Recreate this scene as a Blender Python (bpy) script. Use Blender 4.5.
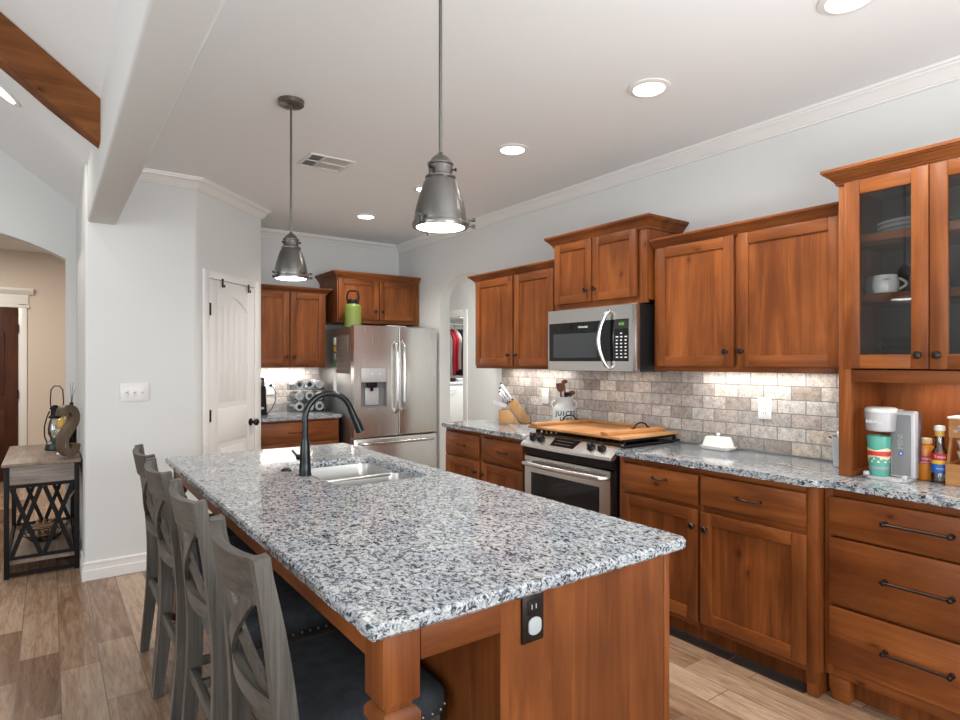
import bpy, bmesh, math, random
from mathutils import Vector, Matrix
random.seed(7)
C = bpy.context.scene.collection
for o in list(bpy.data.objects):
    bpy.data.objects.remove(o)
PI = math.pi

# ------------------------------------------------------------------ camera
FPX, YAW, V0, CAMZ = 597.46, math.radians(35.7927), 361.5, 1.4076
cd = bpy.data.cameras.new('camera')
cam = bpy.data.objects.new('camera', cd); C.objects.link(cam)
cd.sensor_fit = 'HORIZONTAL'; cd.sensor_width = 36.0
cd.lens = FPX / 960 * 36.0
cd.shift_y = (V0 - 360) / 960
cd.clip_start = 0.02
cam.location = (0, 0, CAMZ)
cam.rotation_euler = (PI / 2, 0, -YAW)
bpy.context.scene.camera = cam
vs = bpy.context.scene.view_settings
vs.view_transform = 'Standard'; vs.look = 'None'; vs.gamma = 1; vs.use_curve_mapping = False
vs.exposure = 0.22

# ------------------------------------------------------------------ world and daylight
w = bpy.data.worlds.new('sky'); bpy.context.scene.world = w; w.use_nodes = True
w.node_tree.nodes['Background'].inputs[0].default_value = (0.80, 0.90, 1.0, 1)
w.node_tree.nodes['Background'].inputs[1].default_value = 1.0

def area(name, loc, target, sx, sy, power, col=(1, 1, 1), spread=None):
    l = bpy.data.lights.new(name, 'AREA'); l.shape = 'RECTANGLE'; l.size = sx; l.size_y = sy
    l.energy = power; l.color = col
    if spread: l.spread = math.radians(spread)
    o = bpy.data.objects.new(name, l); C.objects.link(o); o.location = loc
    d = Vector(target) - Vector(loc)
    o.rotation_euler = d.to_track_quat('-Z', 'Y').to_euler()
    return o
def spot(name, loc, power, col=(1, .93, .84), ang=130, r=0.05, blend=.6):
    l = bpy.data.lights.new(name, 'SPOT'); l.energy = power; l.color = col
    l.spot_size = math.radians(ang); l.spot_blend = blend; l.shadow_soft_size = r
    o = bpy.data.objects.new(name, l); C.objects.link(o); o.location = loc
    return o
# added area lights for daylight at unseen window openings, tilted up to lift the ceiling
DAY = (0.985, 0.99, 1.0)
area('daylight_fill_rear', (1.55, -3.12, 1.35), (1.55, 0, 2.6), 2.6, 2.2, 72, DAY)
area('daylight_fill_rear', (-2.2, -3.12, 1.5), (-1.6, 0, 2.6), 3.6, 2.4, 56, DAY)
area('daylight_fill_side', (-4.72, .4, 1.5), (0, .6, 2.6), 4.2, 2.2, 95, DAY)
# added upward fill light beside the camera, lifts the ceiling; no lamp stands there
area('ceiling_fill', (1.2, -.25, 1.4), (1.2, .75, 3.1), .9, .9, 33, (.97, .985, 1))

# ------------------------------------------------------------------ materials
def newmat(name):
    m = bpy.data.materials.new(name); m.use_nodes = True
    nt = m.node_tree; b = nt.nodes['Principled BSDF']
    return m, nt, b
def lin(r, g, b):
    f = lambda c: (c / 255 / 12.92) if c / 255 <= .04045 else ((c / 255 + .055) / 1.055) ** 2.4
    return (f(r), f(g), f(b), 1)
def plain(name, col, rough=.5, metal=0, spec=None, coat=0, emit=None, es=0, trans=0, ior=None, alpha=None):
    m, nt, b = newmat(name)
    b.inputs['Base Color'].default_value = col if len(col) == 4 else (*col, 1)
    b.inputs['Roughness'].default_value = rough; b.inputs['Metallic'].default_value = metal
    if spec is not None: b.inputs['Specular IOR Level'].default_value = spec
    if coat: b.inputs['Coat Weight'].default_value = coat; b.inputs['Coat Roughness'].default_value = .1
    if emit: b.inputs['Emission Color'].default_value = (*emit, 1); b.inputs['Emission Strength'].default_value = es
    if trans: b.inputs['Transmission Weight'].default_value = trans
    if ior: b.inputs['IOR'].default_value = ior
    if alpha is not None: b.inputs['Alpha'].default_value = alpha
    return m
def N(nt, t, **kw):
    n = nt.nodes.new(t)
    for k, v in kw.items():
        if k in ('operation', 'blend_type', 'data_type', 'feature', 'distance', 'offset', 'offset_frequency', 'noise_dimensions'): setattr(n, k, v)
        else: n.inputs[k].default_value = v
    return n
def ramp(nt, fac, stops):
    r = nt.nodes.new('ShaderNodeValToRGB')
    el = r.color_ramp.elements
    while len(el) < len(stops): el.new(.5)
    for e, (p, c) in zip(el, stops):
        e.position = p; e.color = c if len(c) == 4 else (*c, 1)
    nt.links.new(fac, r.inputs[0]); return r.outputs[0]
def objcoord(nt, rnd=True, scale=(1, 1, 1)):
    tc = nt.nodes.new('ShaderNodeTexCoord')
    out = tc.outputs['Object']
    if rnd:
        oi = nt.nodes.new('ShaderNodeObjectInfo')
        mu = N(nt, 'ShaderNodeMath', operation='MULTIPLY'); mu.inputs[1].default_value = 43.7
        nt.links.new(oi.outputs['Random'], mu.inputs[0])
        ad = N(nt, 'ShaderNodeVectorMath', operation='ADD')
        nt.links.new(out, ad.inputs[0]); nt.links.new(mu.outputs[0], ad.inputs[1]); out = ad.outputs[0]
    if scale == (1, 1, 1): return out
    return scaled(nt, out, scale)
def scaled(nt, vec, s):
    m = N(nt, 'ShaderNodeVectorMath', operation='MULTIPLY'); m.inputs[1].default_value = s
    nt.links.new(vec, m.inputs[0]); return m.outputs[0]
def noise(nt, vec, scale, detail=3, rough=.5, dist=0):
    n = N(nt, 'ShaderNodeTexNoise', Scale=scale, Detail=detail, Roughness=rough, Distortion=dist)
    nt.links.new(vec, n.inputs['Vector']); return n.outputs['Fac']
def mixc(nt, blend, fac, a, b):
    m = nt.nodes.new('ShaderNodeMix'); m.data_type = 'RGBA'; m.blend_type = blend
    for s, v in ((0, fac), (6, a), (7, b)):
        if isinstance(v, (int, float, tuple)): m.inputs[s].default_value = v
        else: nt.links.new(v, m.inputs[s])
    return m.outputs[2]
def bump(nt, b, h, strength=.2, dist=.01):
    n = N(nt, 'ShaderNodeBump', Strength=strength, Distance=dist)
    nt.links.new(h, n.inputs['Height']); nt.links.new(n.outputs[0], b.inputs['Normal'])

def wood(name, axis, dark, mid, light, knots=True, rough=.42, spec=.28, coat=0, fine=.20):
    m, nt, b = newmat(name)
    v = objcoord(nt)
    a = {'x': (1, 0, 0), 'y': (0, 1, 0), 'z': (0, 0, 1)}[axis]
    st = lambda al, ac: tuple(al if q else ac for q in a)
    n1 = noise(nt, scaled(nt, v, st(1.0, 9)), 1.0, 5, .6, 1.2)
    n2 = noise(nt, scaled(nt, v, st(4, 130)), 1.0, 3, .6, .2)
    n3 = noise(nt, v, 3.0, 2)
    c = ramp(nt, n1, [(.25, dark), (.5, mid), (.75, light)])
    f = ramp(nt, n2, [(.3, (1 - fine,) * 3), (.65, (1, 1, 1))])
    c = mixc(nt, 'MULTIPLY', 1.0, c, f)
    bl = ramp(nt, n3, [(.3, (.72, .70, .68)), (.7, (1.1, 1.1, 1.1))])
    c = mixc(nt, 'MULTIPLY', 1.0, c, bl)
    if axis == 'z':
        sp_ = nt.nodes.new('ShaderNodeSeparateXYZ'); nt.links.new(v, sp_.inputs[0])
        su_m = N(nt, 'ShaderNodeMath', operation='ADD'); nt.links.new(sp_.outputs[0], su_m.inputs[0]); nt.links.new(sp_.outputs[1], su_m.inputs[1])
        mu_m = N(nt, 'ShaderNodeMath', operation='MULTIPLY'); mu_m.inputs[1].default_value = 10.3; nt.links.new(su_m.outputs[0], mu_m.inputs[0])
        fl_m = N(nt, 'ShaderNodeMath', operation='FLOOR'); nt.links.new(mu_m.outputs[0], fl_m.inputs[0])
        wn = nt.nodes.new('ShaderNodeTexWhiteNoise'); wn.noise_dimensions = '1D'; nt.links.new(fl_m.outputs[0], wn.inputs['W'])
        c = mixc(nt, 'MULTIPLY', 1.0, c, ramp(nt, wn.outputs['Value'], [(0, (.84, .83, .82)), (1, (1.1, 1.1, 1.1))]))
    if knots:
        dn = N(nt, 'ShaderNodeTexNoise', Scale=9, Detail=2)
        nt.links.new(v, dn.inputs['Vector'])
        ad = N(nt, 'ShaderNodeVectorMath', operation='MULTIPLY_ADD'); ad.inputs[1].default_value = (.05, .05, .05)
        nt.links.new(dn.outputs['Color'], ad.inputs[0]); nt.links.new(v, ad.inputs[2])
        vo = N(nt, 'ShaderNodeTexVoronoi', Scale=1.0)
        nt.links.new(scaled(nt, ad.outputs[0], st(3.4, 6.5)), vo.inputs['Vector'])
        k = ramp(nt, vo.outputs['Distance'], [(.0, (.25, .18, .15)), (.045, (.42, .35, .3)), (.08, (.8, .76, .74)), (.17, (1, 1, 1))])
        c = mixc(nt, 'MULTIPLY', 1.0, c, k)
    nt.links.new(c, b.inputs['Base Color'])
    b.inputs['Roughness'].default_value = rough; b.inputs['Specular IOR Level'].default_value = spec
    b.inputs['Coat Weight'].default_value = coat; b.inputs['Coat Roughness'].default_value = .25
    bump(nt, b, n2, .04, .002)
    return m
M = {}
AL = ((.118, .030, .007, 1), (.222, .064, .0142, 1), (.345, .114, .0275, 1))
for ax in 'xyz': M['wood_' + ax] = wood('alder_' + ax, ax, *AL)
for ax in 'xyz': M['pine_' + ax] = wood('pine_' + ax, ax, (.40, .17, .055, 1), (.55, .26, .095, 1), (.68, .36, .15, 1), rough=.5, coat=0)
M['block'] = wood('beech', 'z', (.40, .20, .075, 1), (.52, .28, .11, 1), (.62, .37, .17, 1), knots=False, rough=.5, coat=0)
M['beam'] = wood('rough_cedar', 'x', (.11, .035, .009, 1), (.20, .07, .018, 1), (.30, .115, .032, 1), rough=.7, coat=0, spec=.25)
M['chairwood'] = wood('grey_stain', 'z', (.058, .052, .045, 1), (.125, .115, .103, 1), (.19, .18, .163, 1), knots=False, rough=.45, coat=0, fine=.4)
M['chairwood_y'] = wood('grey_stain_rail', 'y', (.058, .052, .045, 1), (.125, .115, .103, 1), (.19, .18, .163, 1), knots=False, rough=.45, coat=0, fine=.4)
M['greywood_x'] = wood('weathered_x', 'x', (.20, .16, .14, 1), (.33, .28, .25, 1), (.44, .39, .36, 1), knots=False, rough=.6, coat=0, fine=.4)
M['greywood_y'] = wood('weathered_y', 'y', (.21, .15, .115, 1), (.36, .27, .21, 1), (.48, .37, .30, 1), knots=False, rough=.5, coat=0, fine=.35)
M['doorwood'] = wood('dark_door', 'z', (.05, .016, .008, 1), (.09, .028, .013, 1), (.13, .042, .02, 1), knots=False, rough=.4)
M['driftwood'] = wood('driftwood', 'x', (.34, .21, .10, 1), (.52, .35, .19, 1), (.68, .50, .31, 1), knots=False, rough=.8, coat=0)

def paint(name, col, rough=.6, b_s=.05, sc=180):
    m, nt, b = newmat(name)
    b.inputs['Base Color'].default_value = col; b.inputs['Roughness'].default_value = rough
    b.inputs['Specular IOR Level'].default_value = .3
    v = objcoord(nt, False)
    bump(nt, b, noise(nt, v, sc, 2), b_s, .002)
    return m
M['wall'] = paint('wall_paint', (.71, .725, .715, 1), .55)
M['ceiling'] = paint('ceiling_paint', (.84, .86, .865, 1), .8, .12, 120)
M['beige'] = paint('hall_paint', (.67, .59, .51, 1), .6)
M['trim'] = plain('white_trim', (.82, .82, .80), .3)
M['doorwhite'] = plain('door_white', (.80, .80, .79), .35)
M['plastic'] = plain('white_plastic', (.80, .80, .78), .3)
M['slot'] = plain('dark_slot', (.02, .02, .02), .5)
M['ceramic'] = plain('white_ceramic', (.80, .79, .76), .15, coat=.4)
M['greyceramic'] = plain('grey_ceramic', (.30, .33, .36), .2, coat=.3)
M['crock'] = plain('crock_glaze', (.55, .575, .57), .3)
M['pail'] = plain('grey_enamel', (.42, .46, .48), .3)
M['bronze'] = plain('oil_rubbed_bronze', (.035, .028, .026), .32, .8)
M['black'] = plain('black_metal', (.010, .009, .009), .5, 0, spec=.2)
M['blackgloss'] = plain('black_glass', (.006, .006, .007), .06, 0, spec=.35)
M['blackplastic'] = plain('black_plastic', (.010, .009, .009), .4, 0, spec=.2)
M['grate'] = plain('cast_iron', (.010, .010, .010), .6, spec=.2)
M['chrome'] = plain('chrome', (.78, .78, .78), .12, 1)
M['nickel'] = plain('antique_nickel', (.20, .192, .18), .28, 1)
M['handlesteel'] = plain('handle_steel', (.50, .49, .48), .2, 1)
M['gunmetal'] = plain('gunmetal', (.030, .034, .036), .26, .85)
M['silver'] = plain('silver_plastic', (.50, .50, .51), .35, .2)
M['greyplastic'] = plain('grey_plastic', (.20, .205, .21), .4)
M['smoke'] = plain('smoked_window', (.045, .05, .055), .12, spec=.3)
M['purple'] = plain('smoky_tank', (.10, .06, .09), .1, alpha=.85)
M['glow'] = plain('lamp_glow', (1, 1, 1), .5, emit=(1, .97, .93), es=9)
M['windowglow'] = plain('green_digits', (.02, .05, .01), .5, emit=(.25, 1, .15), es=.7)
M['green'] = plain('green_paint', (.17, .225, .045), .4)
M['teal'] = plain('teal_enamel', (.10, .38, .30), .25)
M['red'] = plain('red_label', (.50, .02, .025), .4)
M['redband'] = plain('red_band', (.60, .05, .04), .35)
M['cream'] = plain('cream_paint', (.75, .68, .45), .4)
M['orange'] = plain('caramel_bottle', (.62, .21, .02), .25)
M['blue'] = plain('blue_label', (.02, .12, .45), .4)
M['yellow'] = plain('yellow_label', (.75, .45, .03), .4)
M['gold'] = plain('amber_glass', (.62, .36, .07), .3)
M['darkgreen'] = plain('dark_green', (.010, .026, .018), .4)
M['magnetgreen'] = plain('magnet_green', (.02, .22, .07), .5)
M['paper'] = plain('paper', (.78, .77, .74), .8)
M['brownpaper'] = plain('brown_board', (.17, .13, .11), .7)
M['lettering'] = plain('ink', (.03, .03, .035), .6)
M['whiteink'] = plain('white_ink', (.75, .75, .75), .6)
M['greyink'] = plain('grey_ink', (.36, .37, .38), .5)
M['cork'] = plain('cork', (.55, .42, .26), .8)
M['shadowbox'] = plain('cabinet_lining', (.045, .040, .036), .6)
M['spoon'] = wood('spoonwood', 'z', (.10, .03, .012, 1), (.22, .075, .025, 1), (.30, .11, .04, 1), knots=False, rough=.5, coat=0)
M['brownS'] = wood('rusty_brown', 'z', (.085, .058, .038, 1), (.15, .105, .07, 1), (.22, .16, .11, 1), knots=False, rough=.55, coat=0)
M['toeshade'] = plain('toe_shade', (.05, .045, .042), .35)  # toe-space shade put into a dark colour

def glassmat(name, col=(1, 1, 1, 1), rough=0.0, mixf=.12):
    m = bpy.data.materials.new(name); m.use_nodes = True; nt = m.node_tree
    for n in list(nt.nodes): nt.nodes.remove(n)
    out = nt.nodes.new('ShaderNodeOutputMaterial')
    tr = nt.nodes.new('ShaderNodeBsdfTransparent'); tr.inputs[0].default_value = col
    gl = nt.nodes.new('ShaderNodeBsdfGlossy'); gl.inputs['Roughness'].default_value = .03 + rough
    fr = N(nt, 'ShaderNodeFresnel', IOR=1.5)
    mx = nt.nodes.new('ShaderNodeMixShader')
    mm = N(nt, 'ShaderNodeMath', operation='ADD'); mm.inputs[1].default_value = mixf * .2
    nt.links.new(fr.outputs[0], mm.inputs[0])
    nt.links.new(mm.outputs[0], mx.inputs[0]); nt.links.new(tr.outputs[0], mx.inputs[1]); nt.links.new(gl.outputs[0], mx.inputs[2])
    nt.links.new(mx.outputs[0], out.inputs[0]); return m
M['glass'] = glassmat('pane_glass', (.90, .91, .91, 1))
M['clear'] = glassmat('clear_glass', (.86, .90, .90, 1), mixf=.6)
M['bluebottle'] = glassmat('pale_blue_plastic', (.62, .74, .78, 1), .1, .8)

def granite():
    m, nt, b = newmat('granite')
    v = objcoord(nt, False)
    v = scaled(nt, v, (1, 1, 1))
    d = N(nt, 'ShaderNodeTexNoise', Scale=30, Detail=2); nt.links.new(v, d.inputs['Vector'])
    ad = N(nt, 'ShaderNodeVectorMath', operation='MULTIPLY_ADD'); ad.inputs[1].default_value = (.02, .02, .02)
    nt.links.new(d.outputs['Color'], ad.inputs[0]); nt.links.new(v, ad.inputs[2]); vv = ad.outputs[0]
    n1 = noise(nt, scaled(nt, vv, (1.0, .62, 1.0)), 105, 3, .55, .9)
    c = ramp(nt, n1, [(.33, (.03, .035, .042)), (.41, (.10, .115, .13)), (.445, (.33, .355, .375)), (.50, (.56, .585, .60)), (.66, (.80, .82, .83))])
    n2 = noise(nt, v, 12, 3)
    c = mixc(nt, 'MULTIPLY', 1.0, c, ramp(nt, n2, [(.35, (.82, .84, .88)), (.6, (1.06, 1.05, 1.03))]))
    vo = N(nt, 'ShaderNodeTexVoronoi', Scale=26); nt.links.new(vv, vo.inputs['Vector'])
    spots = ramp(nt, vo.outputs['Distance'], [(.10, (1, 1, 1)), (.17, (0, 0, 0))])
    c = mixc(nt, 'MIX', spots, c, (.70, .66, .60, 1))
    c = mixc(nt, 'MULTIPLY', 1.0, c, (.70, .725, .745, 1))
    n3 = noise(nt, v, 240, 1)
    c = mixc(nt, 'MULTIPLY', 1.0, c, ramp(nt, n3, [(.36, (.55, .56, .6)), (.5, (1, 1, 1))]))
    nt.links.new(c, b.inputs['Base Color'])
    b.inputs['Roughness'].default_value = .10; b.inputs['Specular IOR Level'].default_value = .5
    return m
M['granite'] = granite()

def swz(nt, v, order):
    s = nt.nodes.new('ShaderNodeSeparateXYZ'); nt.links.new(v, s.inputs[0])
    c = nt.nodes.new('ShaderNodeCombineXYZ')
    for i, ch in enumerate(order):
        if ch in 'xyz': nt.links.new(s.outputs['xyz'.index(ch)], c.inputs[i])
    return c.outputs[0]
def brick(nt, vec, bw, rh, mortar, off, freq=2):
    n = N(nt, 'ShaderNodeTexBrick', Scale=1.0, offset=off, offset_frequency=freq)
    n.inputs['Color1'].default_value = (0, 0, 0, 1); n.inputs['Color2'].default_value = (1, 1, 1, 1); n.inputs['Mortar'].default_value = (.5, .5, .5, 1)
    n.inputs['Mortar Size'].default_value = mortar; n.inputs['Mortar Smooth'].default_value = .15; n.inputs['Bias'].default_value = 0
    n.inputs['Brick Width'].default_value = bw; n.inputs['Row Height'].default_value = rh
    nt.links.new(vec, n.inputs['Vector']); return n
def floormat():
    m, nt, b = newmat('wood_look_tile')
    v = objcoord(nt, False)
    sh = N(nt, 'ShaderNodeVectorMath', operation='ADD'); sh.inputs[1].default_value = (10.19, 10.1, 0)
    nt.links.new(v, sh.inputs[0]); v = sh.outputs[0]
    br = brick(nt, swz(nt, v, 'yx0'), .62, .155, .0022, .36, 2)
    n1 = noise(nt, scaled(nt, v, (22, 2.2, 1)), 1, 5, .6, 1.5)
    sep = N(nt, 'ShaderNodeMath', operation='MULTIPLY_ADD'); sep.inputs[1].default_value = .42
    nt.links.new(br.outputs['Color'], sep.inputs[0])
    h = N(nt, 'ShaderNodeMath', operation='MULTIPLY'); h.inputs[1].default_value = .75
    nt.links.new(n1, h.inputs[0]); nt.links.new(h.outputs[0], sep.inputs[2])
    c = ramp(nt, sep.outputs[0], [(.20, (.115, .058, .032)), (.42, (.225, .126, .072)), (.60, (.345, .222, .145)), (.85, (.50, .365, .255))])
    n4 = noise(nt, scaled(nt, v, (60, 7, 1)), 1, 4, .7, .8)
    c = mixc(nt, 'MULTIPLY', 1.0, c, ramp(nt, n4, [(.30, (.68, .64, .62)), (.55, (1, 1, 1))]))
    c = mixc(nt, 'MIX', br.outputs['Fac'], c, (.16, .12, .095, 1))
    nt.links.new(c, b.inputs['Base Color'])
    b.inputs['Roughness'].default_value = .26; b.inputs['Specular IOR Level'].default_value = .45
    inv = N(nt, 'ShaderNodeMath', operation='SUBTRACT'); inv.inputs[0].default_value = 1.0
    nt.links.new(br.outputs['Fac'], inv.inputs[1]); bump(nt, b, inv.outputs[0], .35, .002)
    return m
M['floor'] = floormat()
def splash(name, order):
    m, nt, b = newmat(name)
    v = objcoord(nt, False)
    sh = N(nt, 'ShaderNodeVectorMath', operation='ADD'); sh.inputs[1].default_value = (10.04, 10.03, -.914 + 7.3)
    nt.links.new(v, sh.inputs[0]); v = sh.outputs[0]
    d = noise(nt, v, 35, 2)
    da = N(nt, 'ShaderNodeVectorMath', operation='MULTIPLY_ADD'); da.inputs[1].default_value = (.004, .004, .004)
    nt.links.new(d, da.inputs[0]); nt.links.new(v, da.inputs[2])
    br = brick(nt, swz(nt, da.outputs[0], order), .150, .073, .0026, .5)
    c = ramp(nt, br.outputs['Color'], [(.0, (.34, .28, .24)), (.25, (.43, .40, .38)), (.5, (.54, .465, .41)), (.75, (.60, .57, .54)), (1, (.68, .59, .50))])
    n1 = noise(nt, v, 28, 5, .65)
    c = mixc(nt, 'MULTIPLY', 1.0, c, ramp(nt, n1, [(.32, (.66, .64, .63)), (.62, (1.1, 1.1, 1.1))]))
    n2 = noise(nt, v, 170, 3)
    c = mixc(nt, 'MULTIPLY', 1.0, c, ramp(nt, n2, [(.36, (.62, .6, .58)), (.5, (1, 1, 1))]))
    c = mixc(nt, 'MIX', br.outputs['Fac'], c, (.17, .16, .15, 1))
    nt.links.new(c, b.inputs['Base Color']); b.inputs['Roughness'].default_value = .5
    inv = N(nt, 'ShaderNodeMath', operation='MULTIPLY_ADD'); inv.inputs[1].default_value = -1.0
    nt.links.new(br.outputs['Fac'], inv.inputs[0])
    ns = N(nt, 'ShaderNodeMath', operation='MULTIPLY'); ns.inputs[1].default_value = .5
    nt.links.new(n1, ns.inputs[0]); nt.links.new(ns.outputs[0], inv.inputs[2])
    bump(nt, b, inv.outputs[0], .5, .004)
    return m
M['splash_y'] = splash('travertine_side', 'yz0')
M['splash_x'] = splash('travertine_back', 'xz0')
def steel(name, col, rough, axis='z', wob=.0):
    m, nt, b = newmat(name)
    b.inputs['Base Color'].default_value = (*col, 1); b.inputs['Metallic'].default_value = 1
    v = objcoord(nt, False)
    s = {'z': (220, 220, 2), 'y': (220, 2, 220), 'x': (2, 220, 220)}[axis]
    n1 = noise(nt, scaled(nt, v, s), 1, 2)
    r = N(nt, 'ShaderNodeMapRange'); k_ = .04 if wob else .22; r.inputs[3].default_value = rough * (1 - k_); r.inputs[4].default_value = rough * (1 + k_)
    nt.links.new(n1, r.inputs[0]); nt.links.new(r.outputs[0], b.inputs['Roughness'])
    if wob:
        bump(nt, b, noise(nt, scaled(nt, v, (1, 1, .4)), 3, 0), wob, .06)
    return m
M['steel'] = steel('stainless', (.60, .59, .575), .24, 'y')
M['steel_v'] = steel('stainless_fridge', (.72, .71, .695), .27, 'z', .035)
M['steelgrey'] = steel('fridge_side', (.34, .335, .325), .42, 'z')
M['bowlsteel'] = steel('sink_steel', (.52, .515, .50), .34, 'x')
def fabric():
    m, nt, b = newmat('slate_fabric')
    v = objcoord(nt, False)
    n = noise(nt, v, 700, 2)
    n2 = noise(nt, v, 25, 3)
    c = ramp(nt, n, [(.35, (.022, .026, .031)), (.65, (.064, .072, .082))])
    c = mixc(nt, 'MULTIPLY', 1.0, c, ramp(nt, n2, [(.3, (.8, .8, .8)), (.7, (1.15, 1.15, 1.15))]))
    nt.links.new(c, b.inputs['Base Color']); b.inputs['Roughness'].default_value = .9
    b.inputs['Specular IOR Level'].default_value = .2
    bump(nt, b, n, .3, .001); return m
M['fabric'] = fabric()

# ------------------------------------------------------------------ geometry helpers
class G:
    def __init__(s): s.bm = bmesh.new(); s.mi = 0
    def _tag(s, fs):
        for f in fs: f.material_index = s.mi
    def box(s, a, b, bev=0, seg=2, mi=None):
        x0, y0, z0 = (min(p, q) for p, q in zip(a, b)); x1, y1, z1 = (max(p, q) for p, q in zip(a, b))
        vs_ = [s.bm.verts.new(p) for p in ((x0, y0, z0), (x1, y0, z0), (x1, y1, z0), (x0, y1, z0), (x0, y0, z1), (x1, y0, z1), (x1, y1, z1), (x0, y1, z1))]
        fs = [s.bm.faces.new([vs_[i] for i in q]) for q in ((3, 2, 1, 0), (4, 5, 6, 7), (0, 1, 5, 4), (1, 2, 6, 5), (2, 3, 7, 6), (3, 0, 4, 7))]
        for f in fs: f.material_index = s.mi if mi is None else mi
        if bev:
            es = list({e for f in fs for e in f.edges})
            bmesh.ops.bevel(s.bm, geom=es, offset=bev, segments=seg, profile=.5, affect='EDGES', clamp_overlap=True)
        return s
    def prism(s, poly, axis, a, b, bev=0, seg=2, mi=None, sel=None):
        mp = {'x': lambda p, t: (t, p[0], p[1]), 'y': lambda p, t: (p[0], t, p[1]), 'z': lambda p, t: (p[0], p[1], t)}[axis] if isinstance(axis, str) else axis
        v0 = [s.bm.verts.new(mp(p, a)) for p in poly]; v1 = [s.bm.verts.new(mp(p, b)) for p in poly]
        n = len(poly)
        fs = [s.bm.faces.new(v0), s.bm.faces.new(v1[::-1])]
        for i in range(n):
            fs.append(s.bm.faces.new((v0[i], v1[i], v1[(i + 1) % n], v0[(i + 1) % n])))
        for f in fs: f.material_index = s.mi if mi is None else mi
        if bev:
            if sel is None: es = list({e for f in fs for e in f.edges})
            elif sel == 'caps': es = list({e for f in fs[:2] for e in f.edges})
            else: es = [e for e in {e for f in fs for e in f.edges} if sel(e)]
            bmesh.ops.bevel(s.bm, geom=es, offset=bev, segments=seg, profile=.5, affect='EDGES', clamp_overlap=True)
        return s
    def rings(s, rs, cap=True, closed=False):
        R = [[s.bm.verts.new(p) for p in r] for r in rs]
        n = len(R[0]); m = len(R)
        for i in range(m if closed else m - 1):
            A, B = R[i], R[(i + 1) % m]
            for j in range(n):
                f = s.bm.faces.new((A[j], A[(j + 1) % n], B[(j + 1) % n], B[j])); f.material_index = s.mi
        if cap and not closed:
            for r in (R[0][::-1], R[-1]):
                f = s.bm.faces.new(r); f.material_index = s.mi
        return s
    def tube(s, pts, r, n=10, closed=False, cap=True):
        P = [Vector(p) for p in pts]; m = len(P)
        rr = r if isinstance(r, (list, tuple)) else [r] * m
        T = []
        for i in range(m):
            a = P[(i - 1) % m] if (closed or i > 0) else P[i]; b = P[(i + 1) % m] if (closed or i < m - 1) else P[i]
            T.append((b - a).normalized())
        u = T[0].orthogonal().normalized(); out = []
        for i in range(m):
            u = (u - T[i] * u.dot(T[i]))
            u = u.normalized() if u.length > 1e-6 else T[i].orthogonal().normalized()
            w_ = T[i].cross(u)
            out.append([P[i] + (u * math.cos(2 * PI * k / n) + w_ * math.sin(2 * PI * k / n)) * rr[i] for k in range(n)])
        return s.rings(out, cap, closed)
    def cyl(s, a, b, r0, r1=None, n=20): return s.tube([a, b], [r0, r0 if r1 is None else r1], n)
    def lathe(s, c, prof, n=28, axis=(0, 0, 1), closed=False):
        ax = Vector(axis).normalized(); q = ax.to_track_quat('Z', 'Y')
        c = Vector(c)
        out = [[c + q @ Vector((max(r, 1e-5) * math.cos(2 * PI * k / n), max(r, 1e-5) * math.sin(2 * PI * k / n), z)) for k in range(n)] for r, z in prof]
        return s.rings(out, True, closed)
    def sphere(s, c, r, n=14, sc=(1, 1, 1)):
        c = Vector(c); m = n // 2
        out = []
        for i in range(m + 1):
            t = PI * i / m; rad = max(math.sin(t), 1e-4) * r
            out.append([c + Vector((rad * math.cos(2 * PI * k / n) * sc[0], rad * math.sin(2 * PI * k / n) * sc[1], -math.cos(t) * r * sc[2])) for k in range(n)])
        return s.rings(out, True)
    def sweep(s, pts, wids, deps, side):
        """rectangle swept along pts; side = unit vector of the width; depth is across"""
        P = [Vector(p) for p in pts]; sd = Vector(side).normalized(); m = len(P); out = []
        for i in range(m):
            t = (P[min(i + 1, m - 1)] - P[max(i - 1, 0)]).normalized()
            d = t.cross(sd).normalized()
            sw = d.cross(t).normalized()
            w_ = (wids[i] if isinstance(wids, (list, tuple)) else wids) / 2; dd = (deps[i] if isinstance(deps, (list, tuple)) else deps) / 2
            out.append([P[i] + sw * w_ + d * dd, P[i] - sw * w_ + d * dd, P[i] - sw * w_ - d * dd, P[i] + sw * w_ - d * dd])
        return s.rings(out, True)
    def molding(s, path, prof, side=1, closed=False):
        """profile [(out, z)] swept along an XY path with mitred corners; out is to the left of travel when side=1"""
        P = [Vector((p[0], p[1], 0)) for p in path]; m = len(P); out = []
        for i in range(m):
            da = (P[i] - P[i - 1]).normalized() if (i > 0 or closed) else None
            db = (P[(i + 1) % m] - P[i]).normalized() if (i < m - 1 or closed) else None
            if da is None: da = db
            if db is None: db = da
            na = Vector((-da.y, da.x, 0)) * side; nb = Vector((-db.y, db.x, 0)) * side
            mt = (na + nb).normalized(); k = 1 / max(mt.dot(na), .2)
            out.append([P[i] + mt * (k * o_) + Vector((0, 0, z)) for o_, z in prof])
        return s.rings(out, True, closed)
    def mesh(s, name, off, mats, smooth=35):
        bmesh.ops.recalc_face_normals(s.bm, faces=s.bm.faces)
        if off is not None: bmesh.ops.translate(s.bm, verts=s.bm.verts, vec=-Vector(off))
        me = bpy.data.meshes.new(name); s.bm.to_mesh(me); s.bm.free()
        for m_ in mats: me.materials.append(m_)
        if smooth:
            me.shade_smooth(); me.set_sharp_from_angle(angle=math.radians(smooth))
        return me
ORG = {}
def tag(o, label=None, cat=None, group=None, kind=None):
    if label: o['label'] = label
    if cat: o['category'] = cat
    if group: o['group'] = group
    if kind: o['kind'] = kind
    return o
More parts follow.
